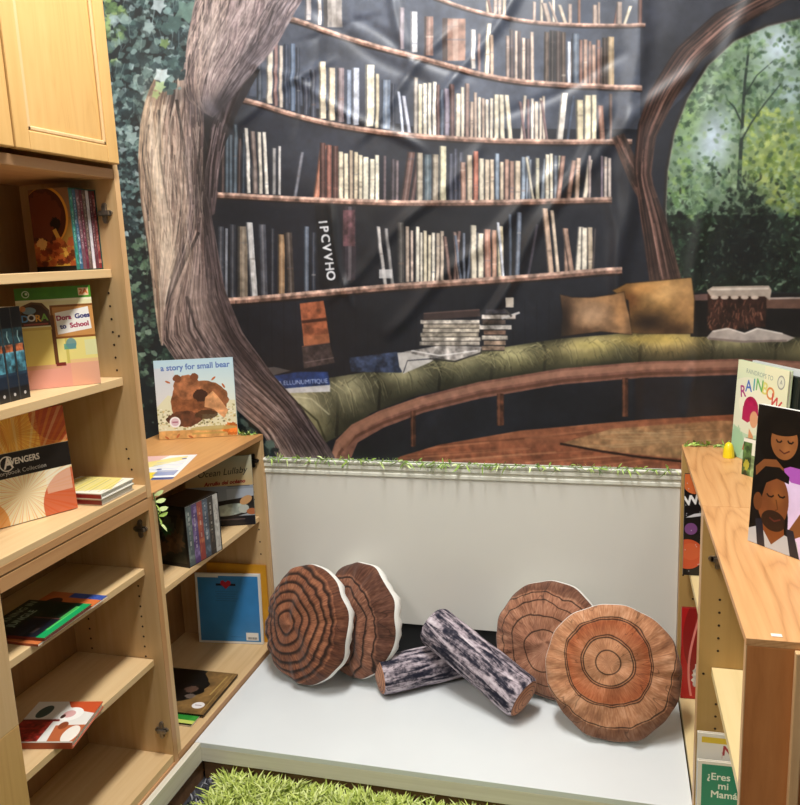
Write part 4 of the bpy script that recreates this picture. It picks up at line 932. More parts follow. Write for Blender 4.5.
def log_cushion(a, b, R, label, seed):
    a, b = Vector(a), Vector(b); d = b - a; L = d.length; dz = d.normalized(); x = dz.orthogonal().normalized(); y = dz.cross(x)
    e = empty('log_bolster', (a + b) / 2, Matrix((x, y, dz)).transposed(), label, 'bolster cushion', 'printed log bolsters')
    rs = np.random.RandomState(seed); ph = rs.uniform(0, 6.28, 8); na, nl = 72, 40; V, F = [], []
    for i in range(nl + 1):
        u = i / nl; z = (u - .5) * L; rnd_ = min(1, min(u, 1 - u) * L / .022); k = (.90 + .10 * math.sqrt(max(0, 1 - (1 - rnd_) ** 2)))
        for j in range(na):
            t = 2 * math.pi * j / na
            r = R * k * (1 + .012 * math.sin(2 * t + ph[0] + u * 5) + .01 * math.sin(u * 17 + ph[1] + t) + .006 * math.sin(5 * t + ph[2] + 9 * u))
            V.append((r * math.cos(t), r * math.sin(t), z))
    for i in range(nl):
        for j in range(na):
            k = (j + 1) % na; F.append((i * na + j, i * na + k, (i + 1) * na + k, (i + 1) * na + j))
    def add(name, V, F, m):
        me = bpy.data.meshes.new(name); me.from_pydata(V, [], F); me.materials.append(m); me.polygons.foreach_set('use_smooth', [True] * len(F)); me.update()
        ob = bpy.data.objects.new(name, me); COL.objects.link(ob); ob.parent = e; return ob
    add('bark_cover', V, F, BARK)
    for s in (0, 1):
        rim = V[:na] if s == 0 else V[-na:]
        v2 = []; f2 = []
        for i in range(9):
            k = 1 - i / 8
            for p in rim: v2.append((p[0] * k, p[1] * k, p[2] + (1 if s else -1) * .009 * (1 - k * k)))
        for i in range(8):
            for j in range(na):
                k = (j + 1) % na; q = (i * na + j, i * na + k, (i + 1) * na + k, (i + 1) * na + j); f2.append(q if s else q[::-1])
        add('end_face', v2, f2, LOGEND)
log_cushion((.507, -.292, .0672), (.79, -.092, .0672), .066, 'lower grey bark log bolster lying flat against the platform', 2)
log_cushion((1.012, -.352, .078), (.676, -.172, .217), .0725, 'upper grey bark log bolster propped slantwise over the flat one', 5)

# ------------------------------------------------------------------ books
def Rz(a): return Matrix.Rotation(math.radians(a), 3, 'Z')
def Rx(a): return Matrix.Rotation(math.radians(a), 3, 'X')
def book(name, loc, yaw, w, h, t, art, label, cat='book', group=None, lean=0.0, flat_=False, spine='#777777', back=None, hard=True, pages=None, rough=.32, local_rot=None):
    loc = list(loc)
    if flat_: rot = Rz(yaw) @ Rx(-90); loc[2] += t
    else: rot = Rz(yaw) @ Rx(-lean); loc[2] += t * math.sin(math.radians(abs(lean))) + .0003
    e = empty(name, loc, local_rot or rot, label, cat, group)
    b = .0024 if hard else .0006; ins = .003 if hard else .0003
    fm = printed('print_' + str(len(bpy.data.materials)), art, rough) if isinstance(art, Canvas) else flat(art, rough)
    sm = printed('print_' + str(len(bpy.data.materials)), spine, rough) if isinstance(spine, Canvas) else flat(spine, rough)
    bm = flat(back or (spine if isinstance(spine, str) else '#555555'), rough)
    m = MB()
    k = len(m.f); m.box(0, w, 0, b, 0, h); m.m[k + 2] = 1; m.uv[k + 2] = [(0, 0), (1, 0), (1, 1), (0, 1)]
    m.box(0, w, t - b, t, 0, h)
    k = len(m.f); m.box(0, b, b, t - b, 0, h); m.m[k + 5] = 2; m.uv[k + 5] = [(0, 0), (1, 0), (1, 1), (0, 1)]
    m.build('cover', [bm, fm, sm], e)
    MB().box(b, w - ins, b, t - b, ins, h - ins).build('page_block', pages or PAGES, e)
    return e
def paper(w, h, bg, px=300): return Canvas(px, max(8, int(px * h / w)), bg, lambda p: np.asarray(p, float) * px)

def spine_art(t, h, base, alt, seed, px=40):
    c = Canvas(px, int(px * h / t), base, lambda p: np.asarray(p, float) * px); A = h / t; r = random.Random(seed)
    n = vnoise(c.H, c.W, px * .7, seed, 3); k = np.clip((n - .45) * 3, 0, 1)[:, :, None]; c.a = c.a * (1 - k) + np.array(hexc(alt)) * k
    c.rect(0, 0, 1, A * .05, base); c.rect(0, A * .93, 1, A, base)
    y = A * .1
    while y < A * .72:                                   # worn foil marks along the spine
        L = r.uniform(.2, .6); c.rect(.36, y, .64, y + L, r.choice(['#d8d4cc', '#b8b0a8', alt]), .55); y += L + .18
    return c

# --- slipcased set, upper open shelf
def slipcase(loc, yaw, w, h, t, art, shell, label):
    e = empty('book_slipcase', loc, Rz(yaw), label, 'slipcase')
    fm = printed('slipcase_print_' + str(len(bpy.data.materials)), art, .4); b = .002; sh = flat(shell)
    m = MB(); k = 0
    m.box(0, w, t - b, t, 0, h); m.m[4] = 1; m.uv[4] = [(0, 0), (1, 0), (1, 1), (0, 1)]
    m.build('art_side', [sh, fm], e)
    m = MB(); m.box(0, w, 0, b, 0, h); m.box(b, w, b, t - b, h - b, h); m.box(b, w, b, t - b, 0, b); m.box(w - b, w, b, t - b, b, h - b)
    m.build('shell', sh, e); return e
def set_books(loc, yaw, w, h, t, specs, group):
    n = len(specs); th = (t - .006) / n; R = Rz(yaw)
    for i, (c1, c2, lb) in enumerate(specs):
        p = Vector(loc) + R @ Vector((.001, .003 + th * i + .0003, .0025))
        book('boxed_book', p, yaw, w - .006, h - .006, th - .0006, c1, lb, group=group, spine=spine_art(th, h, c1, c2, 30 + i), hard=False, rough=.4)

a = paper(.12, .208, '#8a6038'); A = .208 / .12
a.rect(0, 0, 1, A, '#7b563a', c2='#c9a23e', axis=1); a.rect(.5, .0, 1, A * .35, '#9a7860', .6)
a.ell(.38, A * .33, .56, A * .36, '#d89a3e', rot=8); a.ell(.34, A * .34, .54, A * .35, '#4a2216', rot=8); a.ell(.30, A * .32, .44, A * .28, '#6d3520', .8, rot=8, wob=.3)
a.ell(.6, A * .42, .12, .13, '#1d1614', wob=.5); a.line([(.55, .85), (.75, 1.3), (.9, 1.6)], .1, '#e7b552', .8)
for i in range(60):
    r_ = random.Random(i); x, y = r_.uniform(0, 1), r_.uniform(A * .62, A * .93); a.ell(x, y, .09, .07, r_.choice(['#a8522a', '#7a3018', '#c06a34', '#5a2414', '#b86038']), .8, wob=.6, seed=i)
a.ell(.2, A * .66, .12, .12, '#d8ac64', .9, wob=.5); a.rect(0, A * .94, 1, A, '#16110f')
L0 = (-.060, -.7925, 1.4935)
slipcase(L0, 180, .12, .208, .112, a, '#1d5a54', 'slipcase with an orange sunset print holding thin books on the top open shelf')
set_books(L0, 180, .12, .208, .112, [
    ('#7a2430', '#c28a7a', 'rightmost red spine in the sunset slipcase'), ('#5a2838', '#8d6a70', 'dark maroon spine between the white and red ones in the sunset slipcase'), ('#d4d0d8', '#b9b4c4', 'white spine in the sunset slipcase'),
    ('#5c4a48', '#a08c78', 'grey-brown spine just left of the white one in the sunset slipcase'), ('#5a1a34', '#7d3a4e', 'deep wine spine in the middle of the sunset slipcase'), ('#6a4452', '#a88490', 'dusty mauve spine beside the blue one in the sunset slipcase'),
    ('#2b5b7c', '#9db8c4', 'blue spine in the sunset slipcase'), ('#1f7064', '#3f9a88', 'leftmost teal spine in the sunset slipcase')], 'slipcased books on the top open shelf')

# --- second open shelf
w, h = .18, .258; A = h / w; c = paper(w, h, '#e8dfae')
c.rect(0, 0, 1, .17, '#4f8f2c', tex=vnoise(c.H, c.W, 60, 2), amp=.15); c.rect(0, .17, 1, .2, '#eee6c4'); c.ell(.14, .09, .05, .05, '#cfe0c4'); c.ell(.14, .09, .036, .036, '#3d7a24'); c.ell(.15, .085, .018, .018, '#cfe0c4')
c.rect(.83, .03, .97, .14, '#f0c9a0'); c.text('2A', .9, .085, .1, '#d8702e', bold=1)
c.rect(.02, .56, .43, A, '#e9cf72'); c.rect(.43, .4, 1, A * .78, '#e6d784'); c.rect(.58, .72, .62, 1.1, '#cdbd62'); c.rect(.56, .82, .72, .9, '#4f9a8a', .8); c.ell(.66, .82, .07, .08, '#5c8a94', .8); c.rect(.84, .78, 1, 1.0, '#d8d9a8', .8)
c.poly([(.02, .54), (.02, .36), (.07, .25), (.2, .2), (.34, .22), (.42, .32), (.44, .54)], '#6b4a2e'); c.poly([(.04, .53), (.05, .37), (.1, .28), (.21, .23), (.32, .25), (.4, .34), (.42, .53)], '#4b3524')
c.ell(.16, .32, .09, .05, '#8aa9b8', .9); c.ell(.08, .29, .04, .04, '#d98a52', .9)
for i, (ch, cl) in enumerate(zip('DORA', ('#6aa0d0', '#d9d6ce', '#e3a03a', '#7fae4a'))): c.text(ch, .095 + i * .085, .435 - .01 * (i % 2), .135, cl, bold=1)
c.rect(.07, .5, .39, .525, '#c05a4a', .7)
c.rect(.43, .26, 1, .74, '#8a5426'); c.rect(.46, .29, 1, .71, '#c98f50'); c.poly([(.49, .37), (.94, .30), (.96, .62), (.5, .68)], '#f1ede6')
c.text('Dora', .60, .445, .095, '#a02c4c', rot=-4, bold=1); c.text('Goes', .85, .43, .095, '#34346c', rot=-4, bold=1); c.text('to', .58, .57, .095, '#34346c', rot=-4, bold=1); c.text('School', .80, .555, .095, '#a02c4c', rot=-4, bold=1)
c.rect(.42, .4, .47, 1.12, '#6b4022'); c.rect(.02, 1.1, 1, A, '#e2a08e'); c.rect(.02, 1.1, .5, 1.16, '#d8a47a', .8); c.rect(.43, 1.08, .56, 1.13, '#7a2c24'); c.rect(.02, .56, .43, .6, '#d8b55c', .8); c.rect(.62, 1.05, 1, A, '#e7b08a', .6)
book('picture_book', (-.169, -1.012, 1.196), 41, w, h, .012, c, 'picture book with a green top band and wooden sign, facing out on the second shelf', spine='#4f8f2c', lean=3)
for k in range(3):
    cc = Canvas(60, 380, '#10141a', lambda p: np.asarray(p, float) * 60); n = vnoise(380, 60, 22, 50 + k, 3)
    cc.rect(0, 1.4, 1, 2.6, '#2b4a50', .7, tex=n, amp=.8); cc.rect(.1, 2.5, .9, 3.1, '#b5623a', .75, tex=n, amp=.9); cc.rect(.05, 3.0, .95, 4.6, '#4d8a9c', .8, tex=n, amp=.9); cc.rect(0, 4.4, 1, 5.4, '#1a2a3e', .8); cc.ell(.5, 5.9, .13, .12, '#d5d5d5', .8); cc.line([(.5, 1.6), (.42, 2.0), (.6, 2.4)], .09, '#9ab8b4', .8)
    book('paperback', (-.088, -1.094 - .034 * k, 1.196), 182, .13, .220, .033, '#12161c', ['dark paperback with flame and teal spine, touching the green-topped picture book', 'dark paperback with flame and teal spine, middle of the three alike', 'dark paperback with flame and teal spine, cut off by the photo edge'][k], group='dark paperbacks on the second shelf', spine=cc, hard=False)

# --- counter of the tall unit
w, h = .25, .27; A = h / w; c = paper(w, h, '#e8962e', 420)
n = vnoise(c.H, c.W, 120, 8, 3); c.rect(0, 0, 1, A * .52, '#f0b84a', tex=n, amp=.25)
for k in range(90):
    t = k * .0698; c.poly([(.45, .2), (.45 + 1.4 * math.cos(t), .2 + 1.4 * math.sin(t)), (.45 + 1.4 * math.cos(t + .03), .2 + 1.4 * math.sin(t + .03))], ['#d8641c', '#f6d472', '#b83c16'][k % 3], .35)
c.rect(.72, 0, 1, A * .5, '#c9481c', .55); c.ell(.95, .05, .3, .3, '#a83018', .5); c.rect(0, .45, 1, A, '#efe6c8'); 
for k in range(70):
    t = k * .09; c.poly([(.5, .8), (.5 + 1.2 * math.cos(t), .8 + 1.2 * math.sin(t)), (.5 + 1.2 * math.cos(t + .04), .8 + 1.2 * math.sin(t + .04))], ['#f2b23a', '#f8e6a8', '#e0801e'][k % 3], .4)
c.ell(1.0, 1.0, .34, .36, '#c23a16', .7); c.ell(.02, 1.05, .3, .3, '#d87a22', .6); c.rect(.72, .62, .98, .86, '#eee8d4', .5)
c.rect(0, .37, 1, .615, '#151210'); c.rect(0, .367, 1, .373, '#d8c9a0', .8)
c.text('AVENGERS', .53, .465, .085, '#e8e4da', sx=.8, bold=1); c.text('A', .39, .475, .16, '#f0ece2', sx=.85, bold=1); c.line([(.375 + .065 * math.cos(t), .475 + .07 * math.sin(t)) for t in np.linspace(.6, 5.6, 24)], .012, '#e8e4da'); c.text('Storybook Collection', .50, .565, .06, '#cfcac0', sx=.95)
book('hardcover_book', (-.1725, -1.2325, .8865), 63, w, h, .022, c, 'large orange and yellow storybook collection with a black title band, on the hutch counter', spine='#b83c16', lean=4)
c = paper(.15, .17, '#e9e4d2'); c.poly([(.0, .3), (.7, .0), (1, .1), (1, .9), (.3, 1.13)], '#e2cf6a', .8); n = vnoise(c.H, c.W, 40, 3)
for k in range(12): c.line([(.1, .1 + k * .09), (.9, .05 + k * .085)], .02, ['#cfcabc', '#b8a848', '#8a8a86'][k % 3], .6)
book('picture_book', (-.004, -.985, .9035), 90, .147, .172, .016, c, 'yellow and white picture book, topmost of the two lying on the hutch counter', spine='#8e2420', back='#d9d4c4', flat_=True, pages=PAGESW)
book('picture_book', (-.006, -.983, .8865), 90, .145, .172, .0165, '#c9c2ae', 'white book with a red spine, lower of the two lying on the hutch counter', spine='#7e1d1c', back='#b8a890', flat_=True, pages=PAGESW)

# --- lower shelves of the base cabinet
w, h = .215, .20; A = h / w
c = paper(.27, .20, '#c9703e'); c.rect(.72, 0, .9, 1, '#d3713a'); c.rect(.9, .3, 1, .8, '#3c55a0'); c.ell(.78, .2, .1, .1, '#3a2420'); c.rect(.2, .0, .7, .74, '#4d3a2c')
book('picture_book', (-.012, -1.262, .6335), 90.5, .27, .17, .006, c, 'orange picture book with a blue corner, lying under the green-edged book', spine='#a84e30', flat_=True, hard=False)
w, h = .185, .185; A = h / w; c = paper(w, h, '#10281a')
c.rect(0, 0, 1, A, '#0f2318', tex=vnoise(c.H, c.W, 60, 4), amp=.4); c.rect(0, .87, 1, A, '#169a58'); c.rect(.2, .83, .9, .9, '#5fd06a', .8)
for k in range(14): c.rect(.25 + k * .045, .84, .28 + k * .045, .88, '#2f8a3c', .7)
c.rect(.0, .45, .52, .86, '#141b26'); c.rect(.02, .6, .3, .66, '#2a3442'); c.rect(.1, .7, .24, .76, '#6a5a58', .8); c.line([(.52, .45), (.52, .86)], .02, '#7a4a44')
c.text('MORNING IN', .52, .13, .16, '#a3b09c', sx=.9, bold=1); c.text('JUNGLE', .46, .31, .16, '#a3b09c', sx=.9, bold=1)
book('picture_book', (-.006, -1.246, .640), 92, w, h, .008, c, 'dark green picture book with a bright green strip, on the upper base shelf', spine='#7a3a30', flat_=True)
w, h = .18, .16; A = h / w; c = paper(w, h, '#e6e2da')
c.rect(0, 0, .5, .42, '#9a3028', tex=vnoise(c.H, c.W, 14, 6), amp=.5); c.text('COCO', .26, .18, .18, '#d9b8a8', sx=.7, al=0); c.rect(.5, 0, .55, .5, '#7a2a24'); c.ell(.74, .2, .16, .09, '#3f5650', rot=10); c.poly([(.70, A), (1, A), (1, .42), (.86, .5), (.78, .62)], '#c8552e')
c.ell(.68, .58, .17, .16, '#f4f1ea'); c.ell(.68, .56, .09, .08, '#d9a8a4'); c.ell(.62, .5, .05, .03, '#4a2a22'); c.poly([(.0, .55), (.4, .5), (.42, .9), (0, .9)], '#b3562c', .9); c.ell(.2, .78, .2, .1, '#eee6da'); c.ell(.4, .6, .09, .06, '#8a4628'); c.rect(0, .0, .03, A, '#b9b2a4')
book('picture_book', (.014, -1.224, .3465), 102, w, .175, .017, c, 'red and white picture book with an orange-red spine, lying on the middle base shelf', spine='#b4552f', flat_=True, pages=PAGESW)

# --- on and in the low left bookcase
w, h = .29, .295; A = h / w; c = paper(w, h, '#cfe2e4', 420)
c.rect(0, 0, 1, A * .6, '#b9d7e6', c2='#e4ece0'); c.rect(0, .1, .25, .6, '#d9cfd8', .5); c.poly([(0, .6), (.15, .45), (.3, .5), (1, .55), (1, A), (0, A)], '#e0dfc0')
n = vnoise(c.H, c.W, 26, 5, 3)
for k in range(260):
    r_ = random.Random(k); x, y = r_.uniform(0, 1), r_.uniform(.6, .9); c.ell(x, y, r_.uniform(.006, .02), r_.uniform(.006, .015), r_.choice(['#f4f1e2', '#b8b27c', '#8d8a58', '#d9c48a', '#e8e4d0', '#6e6a44']), .8)
c.ell(.62, .5, .3, .22, '#8a5a3c', rot=14, wob=.12, seed=2, tex=n, amp=.4); c.ell(.38, .58, .2, .3, '#8a5638', wob=.1, seed=3, tex=n, amp=.4); c.ell(.4, .36, .17, .16, '#9a6444', wob=.1, seed=4, tex=n, amp=.4)
c.ell(.28, .24, .05, .05, '#7a4a32', wob=.2); c.ell(.5, .23, .05, .05, '#7a4a32', wob=.2); c.ell(.34, .76, .22, .1, '#5c3a2a', wob=.2, tex=n); c.ell(.56, .47, .09, .08, '#3a2620', .9, wob=.2); c.ell(.62, .72, .14, .06, '#43301f', .8, wob=.2)
c.poly([(.62, .5), (.72, .42), (.8, .52), (.9, .68), (.84, .78), (.72, .66), (.6, .62)], '#d09a6c', tex=n, amp=.25)
c.rect(0, .91, 1, A, '#d9a868', tex=n, amp=.2); c.ell(.93, .92, .11, .08, '#cf7430', wob=.4, tex=n); c.ell(.7, .9, .3, .03, '#b8a868', .8)
for (x, y, q) in ((.16, .28, 25), (.74, .26, -40), (.86, .36, 60), (.1, 1.0, 40), (.24, .98, -50), (.4, 1.0, 30)): c.ell(x, y, .035, .012, '#b8663a', rot=q)
c.ell(.215, .80, .07, .07, '#f1eef0'); c.ell(.215, .80, .05, .05, '#d8c0cc'); c.rect(.18, .79, .25, .81, '#a05870', .8); c.text('DAVID BEDFORD', .62, .965, .04, '#8a7a48', sx=.9, al=0.0); c.rect(.42, .95, .84, .975, '#a89850', .5)
c.text('a story for small bear', .52, .095, .105, '#5f7cb8', rot=-1, sx=.96, bold=1)
book('picture_book', (-.356, -.15, .8545), 19.5, w, h, .011, c, 'pale blue picture book with two brown bears, propped on the low left bookcase', spine='#a8c4d0', lean=4)
w, h = .17, .30; A = h / w; c = paper(w, h, '#f1f0ee')
# flyer art: far end at the top
c.poly([(0, 0), (.45, 0), (.2, .8), (0, .8)], '#e8b8b0', .9); c.poly([(.1, .5), (.55, .2), (.85, .1), (.85, .35), (.45, .75), (.1, 1.1)], '#f0dc84', .9); c.rect(0, 1.25, .6, A, '#f2d23c'); c.rect(.6, 1.62, 1, A, '#3c4a86'); c.rect(.55, 1.15, .95, 1.5, '#7f8cb8', .85)
for k in range(8): c.line([(.35, .55 + .1 * k), (.9, .5 + .1 * k)], .035, ['#b9c4d8', '#d8d4cc', '#9fb0cc'][k % 3], .8)
c.ell(.82, .3, .05, .05, '#5a6498'); c.ell(.55, 1.05, .05, .05, '#4a5a98')
m = MB(); m.box(0, w, 0, .0008, 0, h); m.m[2] = 1; m.uv[2] = [(0, 0), (1, 0), (1, 1), (0, 1)]
fe = m.build('flyer', [PAGESW, printed('flyer_print', c, .3)]); fe.location = (-.18, -.672, .8553); fe.rotation_euler = (Rz(15) @ Rx(-90)).to_euler()
tag(fe, 'white, yellow and blue paper flyer lying on the low left bookcase top', 'flyer')

a = paper(.13, .205, '#15130f'); A = .205 / .13; n = vnoise(a.H, a.W, 60, 17, 3)
a.rect(.08, .1, .92, A - .08, '#2a2a1e', tex=n, amp=.7); a.rect(0, .06, 1, .3, '#171512'); a.rect(.12, .1, .88, .24, '#2e281e'); a.ell(.4, .6, .26, .28, '#5d6a5a', .7, wob=.6, seed=3, tex=n); a.ell(.38, .66, .14, .16, '#2f6a38', .8, wob=.5, seed=5); a.ell(.62, .95, .26, .28, '#5a4028', .8, wob=.6, seed=6, tex=n); a.ell(.2, 1.15, .16, .2, '#6d4a2c', .7, wob=.5, seed=8); a.ell(.8, .5, .1, .3, '#4a3a24', .7, wob=.5); a.rect(0, A - .1, 1, A, '#0d0c0b'); a.rect(.95, 0, 1, A, '#0d0c0b')
L0 = (-.003, -.383, .5345)
slipcase(L0, 170.8, .13, .205, .172, a, '#16130f', 'black slipcase with a dark green fantasy print on the low bookcase shelf')
set_books(L0, 170.8, .13, .205, .172, [
    ('#b9b7b2', '#8f8a86', 'white spine at the right end of the black slipcase'), ('#2a2522', '#7a6450', 'black-brown spine beside the white one in the black slipcase'), ('#3c4656', '#7c8896', 'slate blue spine in the black slipcase'),
    ('#8a3a34', '#b8704a', 'red spine in the black slipcase'), ('#4c3668', '#8a78a4', 'purple spine in the black slipcase'), ('#4c585a', '#7f8c88', 'leftmost grey spine in the black slipcase')], 'slipcased books on the low bookcase shelf')

w, h = .245, .262; A = h / w; c = paper(w, h, '#9a9a86', 340)
c.rect(0, 0, 1, .45, '#a9ab98', c2='#c4a878'); c.rect(0, .45, 1, A, '#8c94a0', c2='#aab0b4'); c.rect(.6, .5, 1, .7, '#b4bcc8', .6); n = vnoise(c.H, c.W, 40, 12)
c.poly([(0, .72), (.5, .68), (1, .62), (1, .86), (.5, .98), (0, .98)], '#2a2422', tex=n, amp=.5); c.ell(.62, .82, .3, .09, '#9aa49c', rot=-6, tex=n); c.ell(.88, .68, .1, .06, '#c99a6a', rot=-30); c.ell(.84, .82, .08, .06, '#b8bcb4'); c.rect(0, .92, 1, A, '#1c1a20'); c.rect(.3, .96, .85, .98, '#54484a'); c.ell(.96, .86, .08, .05, '#b06a44')
c.text('Ocean Lullaby', .55, .24, .14, '#2a2826', rot=-4, shear=.35, sx=.92); c.text('Arrullo del océano', .58, .40, .08, '#8a2a26', rot=-3, shear=.3, bold=1); c.rect(.62, .45, .95, .465, '#3a3a40', .6)
book('picture_book', (-.232, -.208, .5345), 19, w, h, .012, c, 'lullaby picture book with a seaside cover leaning behind the black slipcase', spine='#8a8a7a', lean=3)
w, h = .265, .285; A = h / w; c = paper(w, h, '#e4e4e0', 320)
c.rect(.035, .035, .965, A - .035, '#3a86c4', tex=vnoise(c.H, c.W, 90, 2), amp=.06); c.rect(.035, .02, .36, .06, '#e4e4e0')
c.rect(.32, .15, .62, .185, '#22222c'); c.poly([(.47, .235), (.39, .16), (.395, .115), (.43, .10), (.47, .13), (.51, .10), (.545, .115), (.55, .16)], '#b8283a')
for k in range(5): c.rect(.3 + .02 * (k % 2), .27 + .035 * k, .66 - .03 * (k % 3), .28 + .035 * k, '#2f6a9e', .7)
c.rect(.74, .9, .93, 1.02, '#eeeeea'); 
for k in range(12): c.rect(.765 + k * .012, .97, .769 + k * .012 + .003 * (k % 2), 1.005, '#22262c')
c.rect(.5, .965, .7, .975, '#2f6a9e', .7)
book('picture_book', (-.296, -.106, .0205), 6.5, w, h, .010, c, 'blue picture book with a white border and red heart, in the low bookcase', spine='#d8d8d4', lean=3)
book('picture_book', (-.262, -.062, .0205), 1.5, .25, .318, .009, '#d69a2c', 'orange-yellow book mostly hidden behind the blue bordered one', spine='#c08422', lean=1)
w, h = .295, .262; A = h / w; c = paper(w, h, '#7a5c34', 320); n = vnoise(c.H, c.W, 30, 6)
c.rect(0, 0, 1, A, '#7d6038', tex=n, amp=.3); c.ell(.36, .36, .42, .36, '#14120f', tex=n, amp=.6, wob=.15, seed=2, rot=20); c.ell(.2, .62, .26, .24, '#1c2028', wob=.2, seed=4, tex=n); c.rect(0, 0, .6, .1, '#17130f', .9); c.ell(.6, .42, .08, .07, '#5c4438', .9, wob=.4); c.ell(.66, .56, .06, .05, '#7a6a60', .8, wob=.4); c.ell(.12, .74, .12, .1, '#3c4a66', .7, wob=.4)
c.line([(.9, .08), (.88, .5)], .02, '#b89a5a', .8); c.line([(.95, .02), (.95, .86)], .012, '#a88a50', .8); c.ell(.85, .72, .075, .065, '#ece8e6'); c.rect(.81, .71, .89, .73, '#b8a8a8')
book('picture_book', (-.312, -.585, .0262), 1, w, h, .007, c, 'brown and black picture book with a round white sticker, lying on the low bookcase bottom', spine='#2a2018', flat_=True)
c = paper(.18, .18, '#3f9a3c'); c.rect(0, 0, .35, 1, '#d88aa8'); c.ell(.6, .75, .28, .2, '#2f8a34'); c.rect(.2, .86, 1, .96, '#c9d86a'); c.rect(0, .96, 1, 1, '#14180f')
book('picture_book', (-.207, -.632, .0203), 0, .175, .18, .0056, c, 'green and pink picture book peeking out under the brown sticker book', spine='#1d2a18', flat_=True, hard=False)

# --- in the right bookcases
w, h = .22, .34; A = h / w; c = paper(w, h, '#121216'); r_ = random.Random(2)
c.ell(.14, .02, .2, .28, '#d8703c'); c.text('W', .1, .40, .2, '#efefef', bold=2, rot=-10); c.text('ow', .3, .42, .16, '#efefef', bold=1); c.poly([(.02, .66), (.14, .6), (.3, .57), (.3, .62), (.1, .655)], '#d4d4dc'); c.ell(.1, .83, .09, .09, '#7a4a84'); c.ell(.06, 1.22, .23, .23, '#cc5430'); c.ell(.1, 1.18, .14, .13, '#d8683c', .6)
for k in range(60): c.ell(r_.uniform(0, 1), r_.uniform(.1, A), .008, .008, '#cfd0dc', .8)
book('picture_book', (1.5065, -.086, .4245), 2, w, h, .012, c, 'black outer-space picture book with orange planets, upright in the far right bookcase', spine='#1c1c22', lean=3)
w, h = .24, .31; A = h / w; c = paper(w, h, '#b81e22'); c.ell(.32, .42, .3, .62, '#8a1c1c', .9); c.line([(.2 + .1 * math.sin(t * 2.4 + 2.6), t) for t in np.linspace(0, 1.25, 20)], .03, '#e88a80'); n = vnoise(c.H, c.W, 14, 3); c.ell(.3, .95, .16, .22, '#ddd5cc', wob=.3, seed=2, tex=n, amp=.2)
book('picture_book', (1.5035, -.155, .0205), 3, w, h, .012, c, 'red picture book standing on the bottom of the far right bookcase', spine='#8a1414', lean=4)
w, h = .165, .168; A = h / w; c = paper(w, h, '#eae6da'); c.rect(.06, .05, .97, A, '#178a6c'); c.text('¿Eres', .31, .25, .165, '#e4efe4', bold=1); c.text('mi', .38, .40, .165, '#e4efe4', bold=1); c.text('Mamá?', .42, .55, .165, '#e4efe4', bold=1); c.rect(.6, .16, .8, .28, '#e4ddd0'); c.ell(.45, .9, .12, .14, '#c9a070', wob=.4); c.ell(.5, .78, .05, .05, '#e0d0a0')
book('picture_book', (1.500, -.738, .0205), 2, w, h, .009, c, 'small teal picture book with white lettering, front of the nearer right bookcase', spine='#dcd6c8', lean=2)
w, h = .20, .232; A = h / w; c = paper(w, h, '#ece8de'); c.rect(.05, .05, 1, .13, '#e2c23a'); c.text('Numbers', .66, .25, .19, '#a83038', rot=4, bold=1); c.rect(.0, .4, .12, A, '#7a94a4'); c.rect(.1, .36, 1, .38, '#a8a49c')
book('picture_book', (1.500, -.716, .0205), 1, w, h, .010, c, 'white picture book with a yellow strip, behind the small teal one', spine='#d8d2c4', lean=2)
m = MB(); ks = [(1.524 + .074 * (1 + math.cos(t)), .17 + .076 * math.sin(t)) for t in np.linspace(0, math.pi, 24)]; ks = ks + [(1.524, .0207), (1.672, .0207)]
n0 = len(m.v); k = len(ks); m.v += [(x, -.683, z) for x, z in ks] + [(x, -.694, z) for x, z in ks]
m.f += [tuple(range(n0, n0 + k)), tuple(range(n0 + 2 * k - 1, n0 + k - 1, -1))]; m.m += [0, 1]
for i in range(k): j = (i + 1) % k; m.f.append((n0 + i, n0 + k + i, n0 + k + j, n0 + j)); m.m.append(0)
rb_ = empty('board_book', (1.6, -.69, .0207), None, 'round-topped board book peeking up behind the white yellow-striped one', 'book')
m.build('page_block', [flat('#dfe2e8'), flat('#dfe2e8')], rb_, rb_.location)
m2 = MB(); ks2 = [(1.598 + .066 * math.cos(t), .17 + .068 * math.sin(t)) for t in np.linspace(0, math.pi, 24)] + [(1.532, .03), (1.664, .03)]
k = len(ks2); m2.v += [(x, -.6941, z) for x, z in ks2] + [(x, -.695, z) for x, z in ks2]; m2.f += [tuple(range(k)), tuple(range(2 * k - 1, k - 1, -1))]; m2.m += [0, 0]
for i in range(k): j = (i + 1) % k; m2.f.append((i, k + i, k + j, j)); m2.m.append(0)
m2.build('cover', [plain('board_book_art', '#a05a4c', vary=.6, scale=40)], rb_, rb_.location)

# --- standing on the right oak tops
w, h = .25, .295; A = h / w; c = paper(w, h, '#c9dcb8', 420)
c.rect(0, 0, 1, A, '#dfe4c0', c2='#a9cbb0'); c.rect(.55, 0, 1, A * .6, '#ece6c0', .7); c.ell(.3, .52, .5, .34, '#e6e4cc', .8); c.ell(.5, .5, .42, .22, '#eee9cf', .8)
c.text('RAINDROPS TO', .45, .12, .075, '#8a9a90', rot=2, bold=0); c.ell(.87, .15, .07, .08, '#9a9a90'); c.ell(.87, .15, .055, .063, '#dcdcc4'); c.text('A', .87, .15, .07, '#7a7a76')
for i, (ch, cl, y, rt) in enumerate(zip('RAINBOW', ('#a83a78', '#4a6ab8', '#3f9aa0', '#6aae5a', '#d8d070', '#dc8a4a', '#cc4a4a'), (.37, .29, .26, .25, .27, .31, .40), (-12, -6, 0, 4, 8, 14, 22))): c.text(ch, .15 + i * .108, y, .2, cl, rot=rt, bold=1)
n = vnoise(c.H, c.W, 30, 4)
